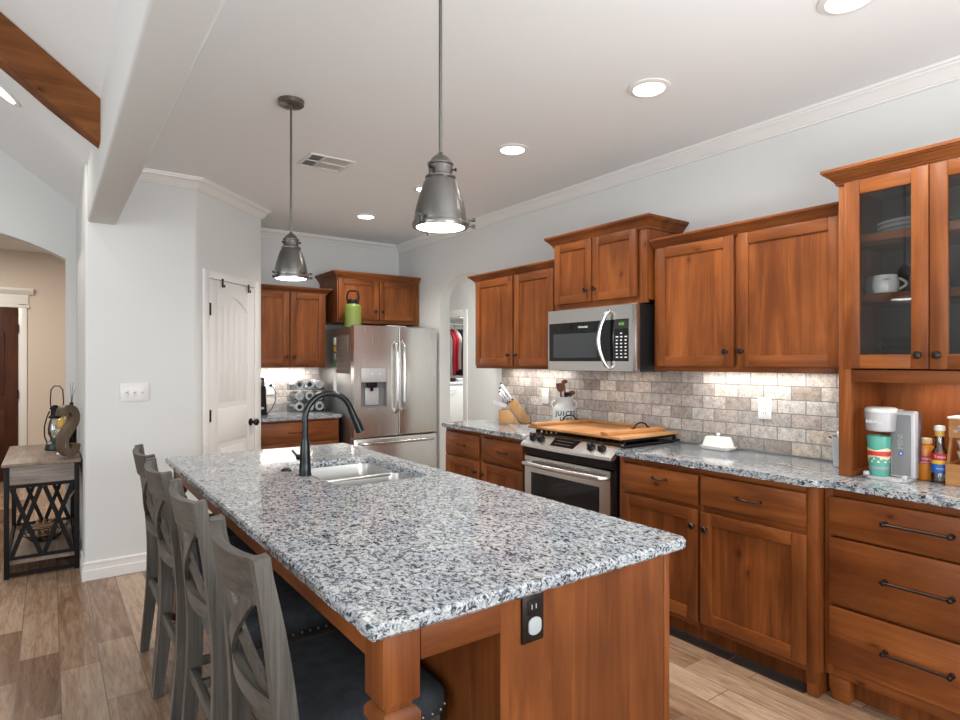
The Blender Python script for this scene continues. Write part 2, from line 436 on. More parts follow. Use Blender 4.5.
def thing(name, loc, label, cat, group=None, kind=None):
    o = bpy.data.objects.new(name, None); C.objects.link(o); o.empty_display_size = .1
    o.location = loc; ORG[o.name] = Vector(loc); return tag(o, label, cat, group, kind)
def part(name, g, mat, parent=None, label=None, smooth=35, loc=None):
    """world-space geometry g becomes one mesh object; child of parent, or a top-level thing standing at loc"""
    mats = [M[k] for k in ([mat] if isinstance(mat, str) else mat)]
    off = ORG[parent.name] if parent is not None else (Vector(loc) if loc is not None else Vector((0, 0, 0)))
    o = bpy.data.objects.new(name, g.mesh(name, off, mats, smooth)); C.objects.link(o)
    if parent is not None: o.parent = parent
    elif loc is not None: o.location = loc
    ORG[o.name] = off
    if label: o['label'] = label
    return o
def solo(name, g, mat, loc, label, cat, group=None, smooth=35):
    return tag(part(name, g, mat, None, None, smooth, loc), label, cat, group)
def struct(name, g, mat, smooth=35, label=None):
    o = part(name, g, mat, None, label, smooth); o['kind'] = 'structure'; return o
def copy_tree(o, parent=None):
    c = o.copy(); C.objects.link(c); ORG[c.name] = ORG[o.name]
    if parent is not None: c.parent = parent
    for ch in list(o.children): copy_tree(ch, c)
    return c
def arc(c, r, a0, a1, n, f):
    return [f(c[0] + r * math.cos(a0 + (a1 - a0) * i / n), c[1] + r * math.sin(a0 + (a1 - a0) * i / n)) for i in range(n + 1)]
def textmesh(name, s, size, right, up, pos, mat, parent, sx=1.0, depth=.0006, bold=0):
    cu = bpy.data.curves.new(name, 'FONT'); cu.body = s; cu.size = size; cu.extrude = depth; cu.align_x = 'CENTER'; cu.align_y = 'CENTER'; cu.offset = bold
    t = bpy.data.objects.new(name, cu); C.objects.link(t); bpy.context.view_layer.update()
    me = bpy.data.meshes.new_from_object(t.evaluated_get(bpy.context.evaluated_depsgraph_get()))
    bpy.data.objects.remove(t); bpy.data.curves.remove(cu)
    r, u = Vector(right).normalized(), Vector(up).normalized(); n = r.cross(u)
    mt = Matrix((r * sx, u, n)).transposed().to_4x4(); mt.translation = Vector(pos) - (ORG[parent.name] if parent else Vector((0, 0, 0)))
    me.transform(mt); me.materials.clear(); me.materials.append(M[mat])
    o = bpy.data.objects.new(name, me); C.objects.link(o)
    if parent is not None: o.parent = parent
    ORG[o.name] = ORG[parent.name] if parent else Vector((0, 0, 0))
    return o
RX, UP, RY = (0, -1, 0), (0, 0, 1), (1, 0, 0)     # reading direction on surfaces facing -X / -Y

# ------------------------------------------------------------------ the room
XW, YB, ZC = 3.1817, 5.97, 2.697
YR = -3.2
g = G(); g.box((-5, YR - .1, -.1), (6.6, 9.1, 0)); struct('floor', g, 'floor')
g = G(); g.box((.27, YR, ZC), (XW + .12, 6.1, ZC + .08)); struct('ceiling', g, 'ceiling')
SL = .77
def vault(x): return 2.67 + SL * (.2 - x) if x > -2.3 else 2.67 + SL * (.2 + 2.3) - SL * (-2.3 - x)
g = G(); g.prism([(.27, 2.67 - .07 * SL), (-2.3, vault(-2.3)), (-4.8, vault(-4.8)), (-4.8, vault(-4.8) + .1), (-2.3, vault(-2.3) + .1), (.27, 2.72)], 'y', YR, YB + .2)
struct('ceiling_living', g, 'ceiling')
# right wall with the arched doorway
def archpts(a, b, zs, rise, n=16):
    c, hw = (a + b) / 2, (b - a) / 2
    return [(c - hw * math.cos(PI * i / n), zs + rise * math.sin(PI * i / n)) for i in range(n + 1)]
poly = [(YR, 0)] + [(4.215, 0)] + archpts(4.215, 5.10, 2.012, .226) + [(5.10, 0), (6.1, 0), (6.1, ZC + .05), (YR, ZC + .05)]
g = G(); g.prism(poly, 'x', XW, XW + .12); struct('wall_right', g, 'wall')
g = G(); g.box((1.40, YB, 0), (XW, YB + .12, ZC + .05)); struct('wall_back', g, 'wall')
poly = [(.187, 4.6), (.842, 4.6), (1.468, 5.226), (1.468, YB + .1), (.187, YB + .1)]
def near_vert(e):
    a, b = e.verts
    if abs(a.co.z - b.co.z) < 1: return False
    return (abs(a.co.x - .187) < .01 and a.co.y < 4.7) or (abs(a.co.x - 1.468) < .01 and a.co.y < 5.3) or abs(a.co.x - .842) < .01
g = G(); g.prism(poly, 'z', 0, ZC + .05, bev=.018, seg=4, sel=near_vert); struct('wall_pantry', g, 'wall')
# arch wall towards the entry hall
poly = [(-4.8, 0), (-1.45, 0)] + [(-1.45 + 1.562 * i / 20, 2.25 + .206 * (1 - (2 * i / 20 - 1) ** 2)) for i in range(21)] + [(.112, 0), (.186, 0), (.186, vault(.186)), (-2.3, vault(-2.3)), (-4.8, vault(-4.8))]
g = G(); g.prism(poly, 'y', YB, YB + .14); struct('wall_arch', g, 'wall')
# header beam between kitchen and living room
g = G(); g.box((.2, YR, 2.304), (.36, 4.6, 2.76), bev=.016, seg=3); struct('beam', g, 'wall')
# walls behind and left, with window openings
def holed(poly_outer, holes, axis, a, b, name, mat):
    """rectangular wall with rectangular holes: built from strips"""
    (u0, z0), (u1, z1) = poly_outer
    g = G(); us = sorted({u0, u1, *[h[0] for h in holes], *[h[1] for h in holes]}); zs = sorted({z0, z1, *[h[2] for h in holes], *[h[3] for h in holes]})
    for i in range(len(us) - 1):
        for j in range(len(zs) - 1):
            cu, cz = (us[i] + us[i + 1]) / 2, (zs[j] + zs[j + 1]) / 2
            if any(h[0] < cu < h[1] and h[2] < cz < h[3] for h in holes): continue
            g.prism([(us[i], zs[j]), (us[i + 1], zs[j]), (us[i + 1], zs[j + 1]), (us[i], zs[j + 1])], axis, a, b)
    bmesh.ops.remove_doubles(g.bm, verts=g.bm.verts, dist=1e-5)
    return struct(name, g, mat)
holed(((-4.9, 0), (XW + .12, 4.7)), [(.25, 2.85, .25, 2.45), (-4.0, -.4, .3, 2.7)], 'y', YR - .12, YR, 'wall_rear', 'wall')
holed(((YR, 0), (9.0, 2.80)), [(-1.7, 2.5, .4, 2.6)], 'x', -4.92, -4.8, 'wall_left', 'wall')
for k, (ax, a0, a1, z0, z1, t) in enumerate((('y', .25, 2.85, .25, 2.45, YR - .06), ('y', -4.0, -.4, .3, 2.7, YR - .06), ('x', -1.7, 2.5, .4, 2.6, -4.86))):
    g = G()
    mp = (lambda u, d, z: (u, t + d, z)) if ax == 'y' else (lambda u, d, z: (t + d, u, z))
    n = 3
    for i in range(n + 1):
        u = a0 + (a1 - a0) * i / n
        g.box(mp(max(u - .03, a0), -.02, z0), mp(min(u + .03, a1), .02, z1))
    for z in (z0, (z0 + z1) / 2 + .3, z1 - .05):
        g.box(mp(a0, -.018, z), mp(a1, .018, z + .05))
    struct('window_%d' % (k + 1), g, 'trim')
# entry hall beyond the arch
g = G(); g.box((-4.8, 8.95, 0), (1.3, 9.07, 2.75)); struct('wall_hall', g, 'beige')
g = G(); g.box((1.2, YB + .13, 0), (1.32, 8.95, 2.75)); struct('wall_hall_right', g, 'beige')
g = G(); g.box((-4.8, YB + .14, 2.72), (1.3, 8.95, 2.8)); struct('ceiling_hall', g, 'ceiling')
# passage and closet beyond the arched doorway
poly = [(3.6, 0), (6.752, 0), (6.752, 2.03), (7.55, 2.03), (7.55, 0), (8.7, 0), (8.7, 2.65), (3.6, 2.65)]
g = G(); g.prism(poly, 'x', 4.6, 4.72); struct('wall_closet', g, 'wall')
g = G(); g.box((XW + .12, 3.5, 0), (4.72, 3.6, 2.65)); struct('wall_passage', g, 'wall')
g = G(); g.box((XW + .12, 8.7, 0), (6.5, 8.8, 2.65)); struct('wall_closet_back', g, 'wall')
g = G(); g.box((6.4, 6.0, 0), (6.5, 8.7, 2.65)); g.box((4.72, 6.0, 0), (6.4, 6.1, 2.65)); struct('wall_closet_side', g, 'wall')
g = G(); g.box((XW + .12, 3.5, 2.65), (6.5, 8.8, 2.72)); struct('ceiling_passage', g, 'ceiling')
g = G(); g.box((XW, 6.1, 0), (XW + .12, 8.7, 2.65)); struct('wall_passage_left', g, 'wall')
# closet door casing
g = G(); g.box((4.582, 6.66, 0), (4.6, 6.752, 2.12), .004); g.box((4.582, 7.55, 0), (4.6, 7.64, 2.12), .004); g.box((4.582, 6.7525, 2.03), (4.6, 7.5495, 2.12), .004)
struct('trim_closet', g, 'trim')

# crown moulding, baseboards
CR = [(0, 2.622), (.013, 2.622), (.013, 2.631), (.019, 2.632), (.026, 2.640), (.038, 2.660), (.054, 2.672), (.062, 2.674), (.064, 2.683), (.074, 2.684), (.076, 2.6965), (0, 2.6965)]
g = G(); g.molding([(.36, 4.6), (.842, 4.6), (1.468, 5.226), (1.468, 5.30)], CR, -1)
struct('trim_1', g, 'trim', 25)
g = G(); g.molding([(1.468, YB), (XW, YB), (XW, YR)], CR, -1); struct('trim_2', g, 'trim', 25)
BB = [(0, 0), (.018, 0), (.018, .062), (.011, .067), (.011, .098), (.015, .101), (.015, .110), (.006, .117), (0, .117)]
g = G(); g.molding([(.187, 5.96), (.187, 4.6), (.842, 4.6), (.90, 4.658)], BB, -1); struct('baseboard_pantry', g, 'trim', 25)
g = G(); g.molding([(-.16, 8.95), (1.2, 8.95)], BB, -1); struct('baseboard_hall', g, 'trim', 25)
g = G(); g.molding([(XW, YB), (XW, 5.1)], BB, -1); struct('baseboard_right', g, 'trim', 25)
g = G(); g.molding([(4.6, 6.66), (4.6, 3.6)], BB, -1); struct('baseboard_passage', g, 'trim', 25)

# tile backsplashes (0.914 to 1.36)
g = G(); g.box((XW - .012, .5, .916), (XW, 4.075, 1.40)); struct('wall_tile_right', g, 'splash_y')
g = G(); g.box((1.47, YB - .012, .916), (2.32, YB, 1.40)); struct('wall_tile_back', g, 'splash_x')

# pantry door in the diagonal wall ------------------------------------------------
e45 = Vector((1, 1, 0)).normalized(); n45 = Vector((1, -1, 0)).normalized()
P0 = Vector((.842, 4.6, 0))
def D(t, out, z): return tuple(P0 + e45 * t + n45 * out + Vector((0, 0, z)))
def dbox(g, t0, t1, o0, o1, z0, z1, bev=0):
    g.prism([(t0, z0), (t1, z0), (t1, z1), (t0, z1)], lambda p, o: D(p[0], o, p[1]), o0, o1, bev)
d1 = thing('door_1', D(.44, 0, 0), 'white arched-panel pantry door in the diagonal wall', 'door', kind='structure')
g = G(); dbox(g, .065, .125, .001, .022, 0, 2.075, .004); dbox(g, .752, .812, .001, .022, 0, 2.075, .004); dbox(g, .1255, .7515, .001, .022, 2.018, 2.075, .004)
part('casing', g, 'trim', d1)
# slab with recessed arched panels: outline raised by rails
g = G(); T0, T1 = .13, .748
dbox(g, T0, T1, .002, .008, .01, 2.012)
ip, iq = T0 + .105, T1 - .105
def frame_piece(pl): g.prism(pl, lambda p, o: D(p[0], o, p[1]), .0075, .0145, .003, 2, sel='caps')
dbox(g, T0, ip, .0075, .0145, .01, 2.012, .003); dbox(g, iq, T1, .0075, .0145, .01, 2.012, .003)
dbox(g, ip, iq, .0075, .0145, .01, .22, .003)
dbox(g, ip, iq, .0075, .0145, .80, 1.05, .003)
ar = [(ip + (iq - ip) * i / 14, 1.80 + .10 * math.sin(PI * i / 14)) for i in range(15)]
frame_piece([(ip, 2.012)] + ar + [(iq, 2.012)])
for k in range(5):
    tt = ip + .05 + (iq - ip - .1) * k / 4
    dbox(g, tt - .0335, tt + .0335, .0075, .0092, 1.10, 1.79 + .08 * math.sin(PI * (k + .7) / 5.4), .003)
dbox(g, ip + .04, iq - .04, .0075, .0115, .27, .75, .004)
part('panel', g, 'doorwhite', d1)
g = G()
for z in (1.79, 1.01, .25): dbox(g, T0 - .006, T0 + .012, .012, .026, z - .045, z + .045, .002)
part('hinge', g, 'bronze', d1)
g = G(); kp = D(T1 - .06, .014, .912)
g.lathe(kp, [(.030, 0), (.030, .006), (.014, .010), (.011, .030), (.020, .036), (.028, .048), (.029, .058), (.020, .068), (0, .070)], 20, n45)
part('knob', g, 'bronze', d1)
for i, t in enumerate((.28, .64)):
    g = G(); dbox(g, t - .008, t + .008, .0255, .030, 1.965, 2.03); dbox(g, t - .008, t + .008, .004, .030, 2.024, 2.03); dbox(g, t - .006, t + .006, .030, .046, 1.965, 1.970, .001); dbox(g, t - .006, t + .006, .042, .046, 1.965, 1.985, .001)
    solo('door_hook', g, 'black', D(t, .03, 1.955), ('left' if i == 0 else 'right') + ' one of two black hooks hung over the top of the white pantry door', 'hook', 'hooks over the pantry door')

# switch plate, vent, downlights ---------------------------------------------------
sw = thing('light_switch', (.463, 4.6, 1.14), 'white triple switch plate on the grey wall left of the pantry door', 'light switch')
g = G(); g.box((.379, 4.591, 1.141), (.547, 4.5995, 1.264), .003); part('plate', g, 'plastic', sw)
for k in range(3):
    x = .417 + k * .046
    g = G(); g.box((x - .009, 4.586, 1.185), (x + .009, 4.591, 1.222), .001); part('toggle', g, 'plastic', sw)
    g = G(); g.box((x - .005, 4.5835, 1.199), (x + .005, 4.586, 1.203)); part('screw', g, 'slot', sw)
vt = thing('ceiling_vent', (1.455, 3.72, ZC), 'white square air vent in the kitchen ceiling behind the far pendant', 'air vent')
g = G()
for a, b in (((1.305, 3.59), (1.325, 3.85)), ((1.585, 3.59), (1.605, 3.85)), ((1.325, 3.59), (1.585, 3.61)), ((1.325, 3.83), (1.585, 3.85)), ((1.40, 3.61), (1.412, 3.83)), ((1.325, 3.715), (1.585, 3.727))):
    g.box((*a, ZC - .009), (*b, ZC - .001), .002)
part('frame', g, 'plastic', vt)
g = G(); g.box((1.325, 3.61, ZC - .003), (1.40, 3.83, ZC - .0012)); part('duct_opening', g, 'greyplastic', vt)
g = G(); g.box((1.412, 3.61, ZC - .003), (1.585, 3.83, ZC - .0012)); part('backing', g, 'plastic', vt)
g = G()
for q, (x0, y0, lw) in enumerate(((1.327, 3.612, .071), (1.414, 3.612, .168), (1.327, 3.729, .071), (1.414, 3.729, .168))):
    for i in range(7 if q in (0, 2) else 10):
        if q in (0, 2):
            yy = y0 + .006 + i * .0145; g.prism([(yy, ZC - .008), (yy + .007, ZC - .0035), (yy + .008, ZC - .0035), (yy + .001, ZC - .008)], 'x', x0, x0 + lw)
        else:
            xx = x0 + .004 + i * .0165; g.prism([(xx, ZC - .008), (xx + .012, ZC - .0035), (xx + .013, ZC - .0035), (xx + .001, ZC - .008)], 'y', y0, y0 + .1)
part('louver', g, 'plastic', vt)
dl_pos = [(2.30, .954, 'nearest the camera above the hutch'), (2.29, 1.816, 'second from the camera along the right wall'), (2.28, 2.826, 'in front of the range'), (2.28, 3.85, 'half hidden behind the near pendant shade'), (2.28, 4.89, 'farthest, in front of the fridge')]
dl0 = None
for i, (x, y, wh) in enumerate(dl_pos):
    lab = 'white round recessed downlight in the kitchen ceiling, ' + wh
    if dl0 is None:
        dl0 = thing('recessed_light', (x, y, ZC), lab, 'ceiling light', 'recessed lights in the kitchen ceiling')
        g = G(); g.lathe((x, y, ZC), [(.070, -.001), (.098, -.001), (.098, -.006), (.074, -.011), (.070, -.006)], 32, closed=True)
        part('trim_ring', g, 'plastic', dl0)
        g = G(); g.lathe((x, y, ZC), [(.0, -.004), (.069, -.004), (.069, -.002), (0, -.002)], 28); part('lens', g, 'glow', dl0)
    else:
        o = copy_tree(dl0); o.location = (x, y, ZC); o['label'] = lab
    spot('downlight', (x, y, ZC - .02), 46)
# living-room downlight on the sloped ceiling
x, y = -.215, 4.48; z = vault(x)
nv = Vector((-SL, 0, -1)).normalized()
lv = thing('recessed_light', (x, y, z), 'recessed downlight in the sloped living room ceiling beside the wooden beam', 'ceiling light')
g = G(); g.lathe((x, y, z), [(.070, .002), (.098, .002), (.098, .008), (.074, .012), (.070, .008)], 32, nv, True); part('trim_ring', g, 'plastic', lv)
g = G(); g.lathe((x, y, z), [(0, .002), (.069, .002), (.069, .005), (0, .005)], 28, nv); part('lens', g, 'glow', lv)
o = spot('downlight', tuple(Vector((x, y, z)) + nv * .03), 16)
# rough cedar beam across the vault
g = G()
bm_y0, bm_y1 = 3.39, 3.54
pl = [(.199, 2.672), (.199, 2.468), (-2.28, 2.468 + SL * 2.479), (-2.28, 2.672 + SL * 2.479)]
nseg = 24
rs = []
for i in range(nseg + 1):
    x = .199 - 2.479 * i / nseg; zt = vault(x) - .004; zb = zt - .20 + random.uniform(-.008, .008)
    rs.append([(x, bm_y0, zt), (x, bm_y0 + random.uniform(0, .006), zb + .018), (x, bm_y0 + .018, zb), (x, bm_y1 - .018, zb + random.uniform(-.004, .004)), (x, bm_y1, zb + .018), (x, bm_y1, zt)])
g.rings(rs); tag(struct('beam_1', g, 'beam', 20), 'rough brown cedar beam across the vaulted living room ceiling')

# entry door --------------------------------------------------------------------
d2 = thing('door_2', (-.75, 8.95, 0), 'dark wooden entry door with arched panels and white casing in the hall', 'door', kind='structure')
g = G(); g.box((-1.21, 8.905, .01), (-.30, 8.948, 2.04), .003)
for (a, b) in ((-1.09, -.80), (-.71, -.42)):
    ar = [(a + (b - a) * i / 10, 1.75 + .08 * math.sin(PI * i / 10)) for i in range(11)]
    g.prism([(a, 1.02)] + ar[::1] + [(b, 1.02)], 'y', 8.892, 8.906, .006, 2, sel='caps')
    g.box((a, 8.892, .25), (b, 8.906, .85), .006)
part('panel', g, 'doorwood', d2)
g = G(); g.box((-.298, 8.925, 0), (-.215, 8.949, 2.09), .004); g.box((-1.30, 8.925, 0), (-1.212, 8.949, 2.09), .004); g.box((-1.33, 8.918, 2.045), (-.19, 8.949, 2.075), .004)
g.box((-1.31, 8.925, 2.075), (-.20, 8.949, 2.20), .003)
g.prism([(8.949, 2.20), (8.925, 2.20), (8.88, 2.25), (8.88, 2.275), (8.949, 2.275)], 'x', -1.36, -.15, .002)
part('casing', g, 'trim', d2)
g = G()
for z in (1.8, 1.02, .25): g.box((-.306, 8.898, z - .05), (-.292, 8.91, z + .05))
part('hinge', g, 'black', d2)

# ------------------------------------------------------------------ cabinet building blocks
def mapx(X0):   # front plane x = X0, facing -x : (u along y, outward, z)
    return lambda u, o, z: (X0 - o, u, z)
def mapy(Y0):
    return lambda u, o, z: (u, Y0 - o, z)
def fbox(g, mp, u0, u1, o0, o1, z0, z1, bev=0, mi=0):
    g.box(mp(u0, o0, z0), mp(u1, o1, z1), bev, 2, mi)
def shaker(mp, ax, u0, u1, z0, z1, parent, knob=None, sw_=.058, t=.02, glass=False, name='door'):
    hz = 'wood_y' if ax == 'x' else 'wood_x'
    if u0 > u1: u0, u1 = u1, u0
    g = G()
    fbox(g, mp, u0, u0 + sw_, .001, t, z0, z1, .0025, 0); fbox(g, mp, u1 - sw_, u1, .001, t, z0, z1, .0025, 0)
    fbox(g, mp, u0 + sw_, u1 - sw_, .001, t, z0, z0 + sw_, .0025, 1); fbox(g, mp, u0 + sw_, u1 - sw_, .001, t, z1 - sw_, z1, .0025, 1)
    if not glass: fbox(g, mp, u0 + sw_ - .002, u1 - sw_ + .002, .001, t - .009, z0 + sw_ - .002, z1 - sw_ + .002, 0, 0)
    d = part(name, g, ['wood_z', hz], parent)
    if glass:
        g = G(); fbox(g, mp, u0 + sw_ - .002, u1 - sw_ + .002, .007, .010, z0 + sw_ - .002, z1 - sw_ + .002)
        part('pane', g, 'glass', d)
    if knob: add_knob(mp, knob[0], t, knob[1], d)
    return d
def outdir(mp):
    return Vector(mp(0, 1, 0)) - Vector(mp(0, 0, 0))
def add_knob(mp, u, o, z, parent):
    g = G(); g.lathe(mp(u, o, z), [(.008, 0), (.006, .004), (.005, .012), (.009, .015), (.0145, .019), (.0155, .024), (.012, .029), (0, .031)], 18, outdir(mp))
    part('knob', g, 'bronze', parent)
def slab(mp, ax, u0, u1, z0, z1, parent, t=.02, pull=None, pw=.10, fat=False):
    if u0 > u1: u0, u1 = u1, u0
    g = G(); fbox(g, mp, u0, u1, .001, t, z0, z1, .004)
    d = part('drawer', g, 'wood_y' if ax == 'x' else 'wood_x', parent)
    if pull:
        u, z = pull; g = G()
        if not fat:
            pts = [mp(u - pw / 2, t, z), mp(u - pw / 2, t + .014, z), mp(u - pw / 2 + .012, t + .024, z), mp(u, t + .027, z - .002), mp(u + pw / 2 - .012, t + .024, z), mp(u + pw / 2, t + .014, z), mp(u + pw / 2, t, z)]
            g.tube(pts, [.006, .005, .0045, .0045, .0045, .005, .006], 8)
        else:
            g.tube([mp(u - pw / 2, t + .026, z), mp(u + pw / 2, t + .026, z)], .0052, 10)
            for s in (-1, 1):
                uu = u + s * (pw / 2)
                g.lathe(mp(uu, t, z), [(.011, 0), (.009, .006), (.006, .012), (.007, .022), (.010, .026), (.009, .033), (0, .036)], 14, outdir(mp))
        part('pull', g, 'bronze', d)
    return d
CROWN_PROF = lambda z0, z1: [(o, z0 + (z1 - z0) * t) for o, t in ((-.004, 0), (.009, 0), (.009, .14), (.013, .15), (.013, .26), (.018, .27), (.024, .40), (.034, .56), (.036, .56), (.036, .66), (.044, .67), (.047, .74), (.047, .80), (.053, .81), (.053, 1), (-.004, 1))]

# ------------------------------------------------------------------ right wall: base cabinets
XF = 2.598      # face-frame plane, doors stand .02 proud
def base_cab(name, y0, y1, label, doors, drawers, xf=XF, feet=True):
    """y0 > y1 : far end, near end"""
    t = thing(name, (xf + .28, (y0 + y1) / 2, 0), label, 'base cabinet')
    g = G(); g.box((xf + .02, y1, .10), (XW - .004, y0, .882)); g.box((xf + .075, y1 + .001, .001), (XW - .01, y0 - .001, .10))
    part('carcass', g, 'wood_z', t)
    return t
bl = base_cab('base_cabinet', 4.07, 3.075, 'stained wood base cabinet left of the range with two drawers over two doors', 0, 0)
mp = mapx(XF)
def faceframe(t, mp, ax, stiles, rails, d=.022):
    g = G()
    for (u0, u1, z0, z1) in stiles: fbox(g, mp, u0, u1, -d, 0, z0, z1, .001, 0)
    for (u0, u1, z0, z1) in rails: fbox(g, mp, u0, u1, -d, 0, z0, z1, .001, 1)
    part('face_frame', g, ['wood_z', 'wood_y' if ax == 'x' else 'wood_x'], t)
faceframe(bl, mp, 'x', [(3.075, 3.10, .10, .882), (3.55, 3.60, .14, .86), (4.04, 4.07, .10, .882)], [(3.10, 4.04, .10, .14), (3.10, 4.04, .86, .882), (3.10, 3.55, .655, .70), (3.60, 4.04, .655, .70)])
slab(mp, 'x', 3.595, 4.048, .682, .852, bl, pull=(3.82, .765), pw=.10)
slab(mp, 'x', 3.09, 3.555, .682, .848, bl, pull=(3.305, .767), pw=.10)
shaker(mp, 'x', 3.595, 4.048, .13, .664, bl, (3.622, .588)); shaker(mp, 'x', 3.09, 3.555, .13, .664, bl, (3.53, .585))

br_ = base_cab('base_cabinet', 2.262, 1.196, 'stained wood base cabinet right of the range with two drawers over two doors', 0, 0)
faceframe(br_, mp, 'x', [(2.232, 2.262, .10, .882), (1.73, 1.758, .14, .86), (1.196, 1.245, .055, .882)], [(1.758, 2.232, .10, .14), (1.245, 1.73, .10, .14), (1.245, 2.232, .855, .882), (1.758, 2.232, .672, .71), (1.245, 1.73, .672, .71)])
slab(mp, 'x', 1.754, 2.236, .70, .848, br_, pull=(1.978, .798), pw=.085)
slab(mp, 'x', 1.239, 1.737, .708, .852, br_, pull=(1.488, .778), pw=.115)
shaker(mp, 'x', 1.754, 2.236, .13, .680, br_, (1.776, .60)); shaker(mp, 'x', 1.239, 1.737, .13, .675, br_, (1.706, .598))
g = G(); g.prism([(XF + .001, .10), (XF + .001, .0), (XF + .07, .0), (XF + .07, .10)], 'y', 1.197, 1.243, .006)
part('foot', g, 'wood_z', br_)
bh = thing('drawer_cabinet', (2.92, .85, 0), 'stained wood three-drawer base under the glass-door hutch', 'base cabinet')
XH = 2.652
g = G(); g.box((XH + .02, .50, .10), (XW - .004, 1.192, .882)); g.box((XH + .07, .502, .001), (XW - .01, 1.19, .10)); part('carcass', g, 'wood_z', bh)
mh = mapx(XH)
faceframe(bh, mh, 'x', [(.50, .53, .10, .882), (1.162, 1.192, .10, .882)], [(.53, 1.162, .10, .142), (.53, 1.162, .85, .882), (.53, 1.162, .682, .69), (.53, 1.162, .395, .41)])
for (z0, z1, zp) in ((.690, .848, .778), (.410, .680, .552), (.148, .394, .277)):
    slab(mh, 'x', .522, 1.168, z0, z1, bh, pull=(.855, zp), pw=.212, fat=True)
for y0 in (1.10, .505):
    g = G(); g.prism([(y0, .0), (y0 + .062, 0), (y0 + .078, .05), (y0 + .078, .098), (y0 - .0, .098)], 'x', XH + .002, XH + .06, .004); part('foot', g, 'wood_y', bh)
# dark strip standing in for the floor's shade under the cabinet overhang
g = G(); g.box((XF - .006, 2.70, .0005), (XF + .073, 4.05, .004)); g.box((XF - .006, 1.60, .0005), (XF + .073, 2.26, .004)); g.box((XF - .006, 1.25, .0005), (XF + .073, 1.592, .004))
struct('toe_shade_strip', g, 'toeshade')
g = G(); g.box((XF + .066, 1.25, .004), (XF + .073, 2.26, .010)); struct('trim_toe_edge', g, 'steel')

# granite worktops
def granite_slab(poly, name, loc, label, r=.008, holes=None):
    g = G(); g.prism(poly, 'z', .8835, .914, bev=r, seg=2, sel='caps')
    return solo(name, g, 'granite', loc, label, 'countertop')
def rough_poly(pts, amp=.0035, step=.022, fixed=()):
    """break chosen edges into a chipped, hand-finished line"""
    out = []
    for i, p in enumerate(pts):
        q = pts[(i + 1) % len(pts)]
        out.append(p)
        if i in fixed: continue
        L = math.dist(p, q); n = max(1, int(L / step))
        nx, ny = -(q[1] - p[1]) / L, (q[0] - p[0]) / L
        for k in range(1, n):
            t = k / n; a = random.uniform(-amp, amp)
            out.append((p[0] + (q[0] - p[0]) * t + nx * a, p[1] + (q[1] - p[1]) * t + ny * a))
    return out
XE = XF - .028
granite_slab(rough_poly([(XW - .0005, 4.095), (XE, 4.095), (XE, 3.068), (XW - .0005, 3.068)], fixed=(2, 3)), 'granite_countertop', (2.9, 3.58, .8835), 'speckled grey granite worktop left of the range under the knife block')
granite_slab(rough_poly([(XW - .0005, 2.268), (XE, 2.268), (XE, 1.205), (XE + .012, 1.19), (XE + .05, 1.18), (XE + .05, .49), (XW - .0005, .49)], fixed=(0, 2, 3, 5, 6)), 'granite_countertop', (2.9, 1.4, .8835), 'speckled grey granite worktop right of the range running under the hutch')

# ------------------------------------------------------------------ right wall: upper cabinets
XU = 2.892
def upper(name, y0, y1, xf, z0, z1, zc, label, crown_path, loc=None):
    t = thing(name, (xf + .14, (y0 + y1) / 2, z0), label, 'wall cabinet')
    g = G(); g.box((xf + .021, y0, z0 + .02), (XW - .004, y1, z1)); part('carcass', g, 'wood_z', t)
    g = G(); g.molding(crown_path, CROWN_PROF(z1 - .012, zc), -1); part('crown', g, 'wood_y', t, smooth=25)
    return t
ul = upper('wall_cabinet', 3.064, 4.066, XU, 1.352, 2.074, 2.118, 'two-door stained wood wall cabinet left of the microwave', [(XW - .004, 4.066), (XU, 4.066), (XU, 3.064)])
mu_ = mapx(XU)
faceframe(ul, mu_, 'x', [(3.064, 3.12, 1.352, 2.074), (3.53, 3.575, 1.385, 2.06), (4.04, 4.066, 1.352, 2.074)], [(3.12, 4.04, 1.352, 1.385), (3.12, 4.04, 2.055, 2.074)])
shaker(mu_, 'x', 3.566, 4.050, 1.374, 2.066, ul, (3.600, 1.458)); shaker(mu_, 'x', 3.108, 3.544, 1.374, 2.066, ul, (3.512, 1.458))
ur = upper('wall_cabinet', 1.200, 2.252, XU, 1.352, 2.074, 2.118, 'two-door stained wood wall cabinet between the microwave and the glass hutch', [(XU, 2.252), (XU, 1.200)])
faceframe(ur, mu_, 'x', [(1.200, 1.26, 1.352, 2.074), (1.715, 1.745, 1.385, 2.06), (2.215, 2.252, 1.352, 2.074)], [(1.26, 2.215, 1.352, 1.385), (1.26, 2.215, 2.055, 2.074)])
shaker(mu_, 'x', 1.742, 2.226, 1.380, 2.064, ur, (1.780, 1.458)); shaker(mu_, 'x', 1.222, 1.720, 1.380, 2.064, ur, (1.692, 1.46))
XM = 2.845
um = upper('wall_cabinet', 2.272, 3.060, XM, 1.755, 2.205, 2.262, 'tall-set two-door stained wood cabinet directly above the microwave', [(XW - .004, 3.060), (XM, 3.060), (XM, 2.272), (XW - .004, 2.272)])
mm_ = mapx(XM)
faceframe(um, mm_, 'x', [(2.272, 2.33, 1.755, 2.205), (2.67, 2.70, 1.80, 2.19), (3.02, 3.060, 1.755, 2.205)], [(2.33, 3.02, 1.755, 1.80), (2.33, 3.02, 2.19, 2.205)])
shaker(mm_, 'x', 2.698, 3.042, 1.795, 2.200, um, (2.735, 1.872), sw_=.052); shaker(mm_, 'x', 2.335, 2.688, 1.795, 2.200, um, (2.662, 1.871), sw_=.052)

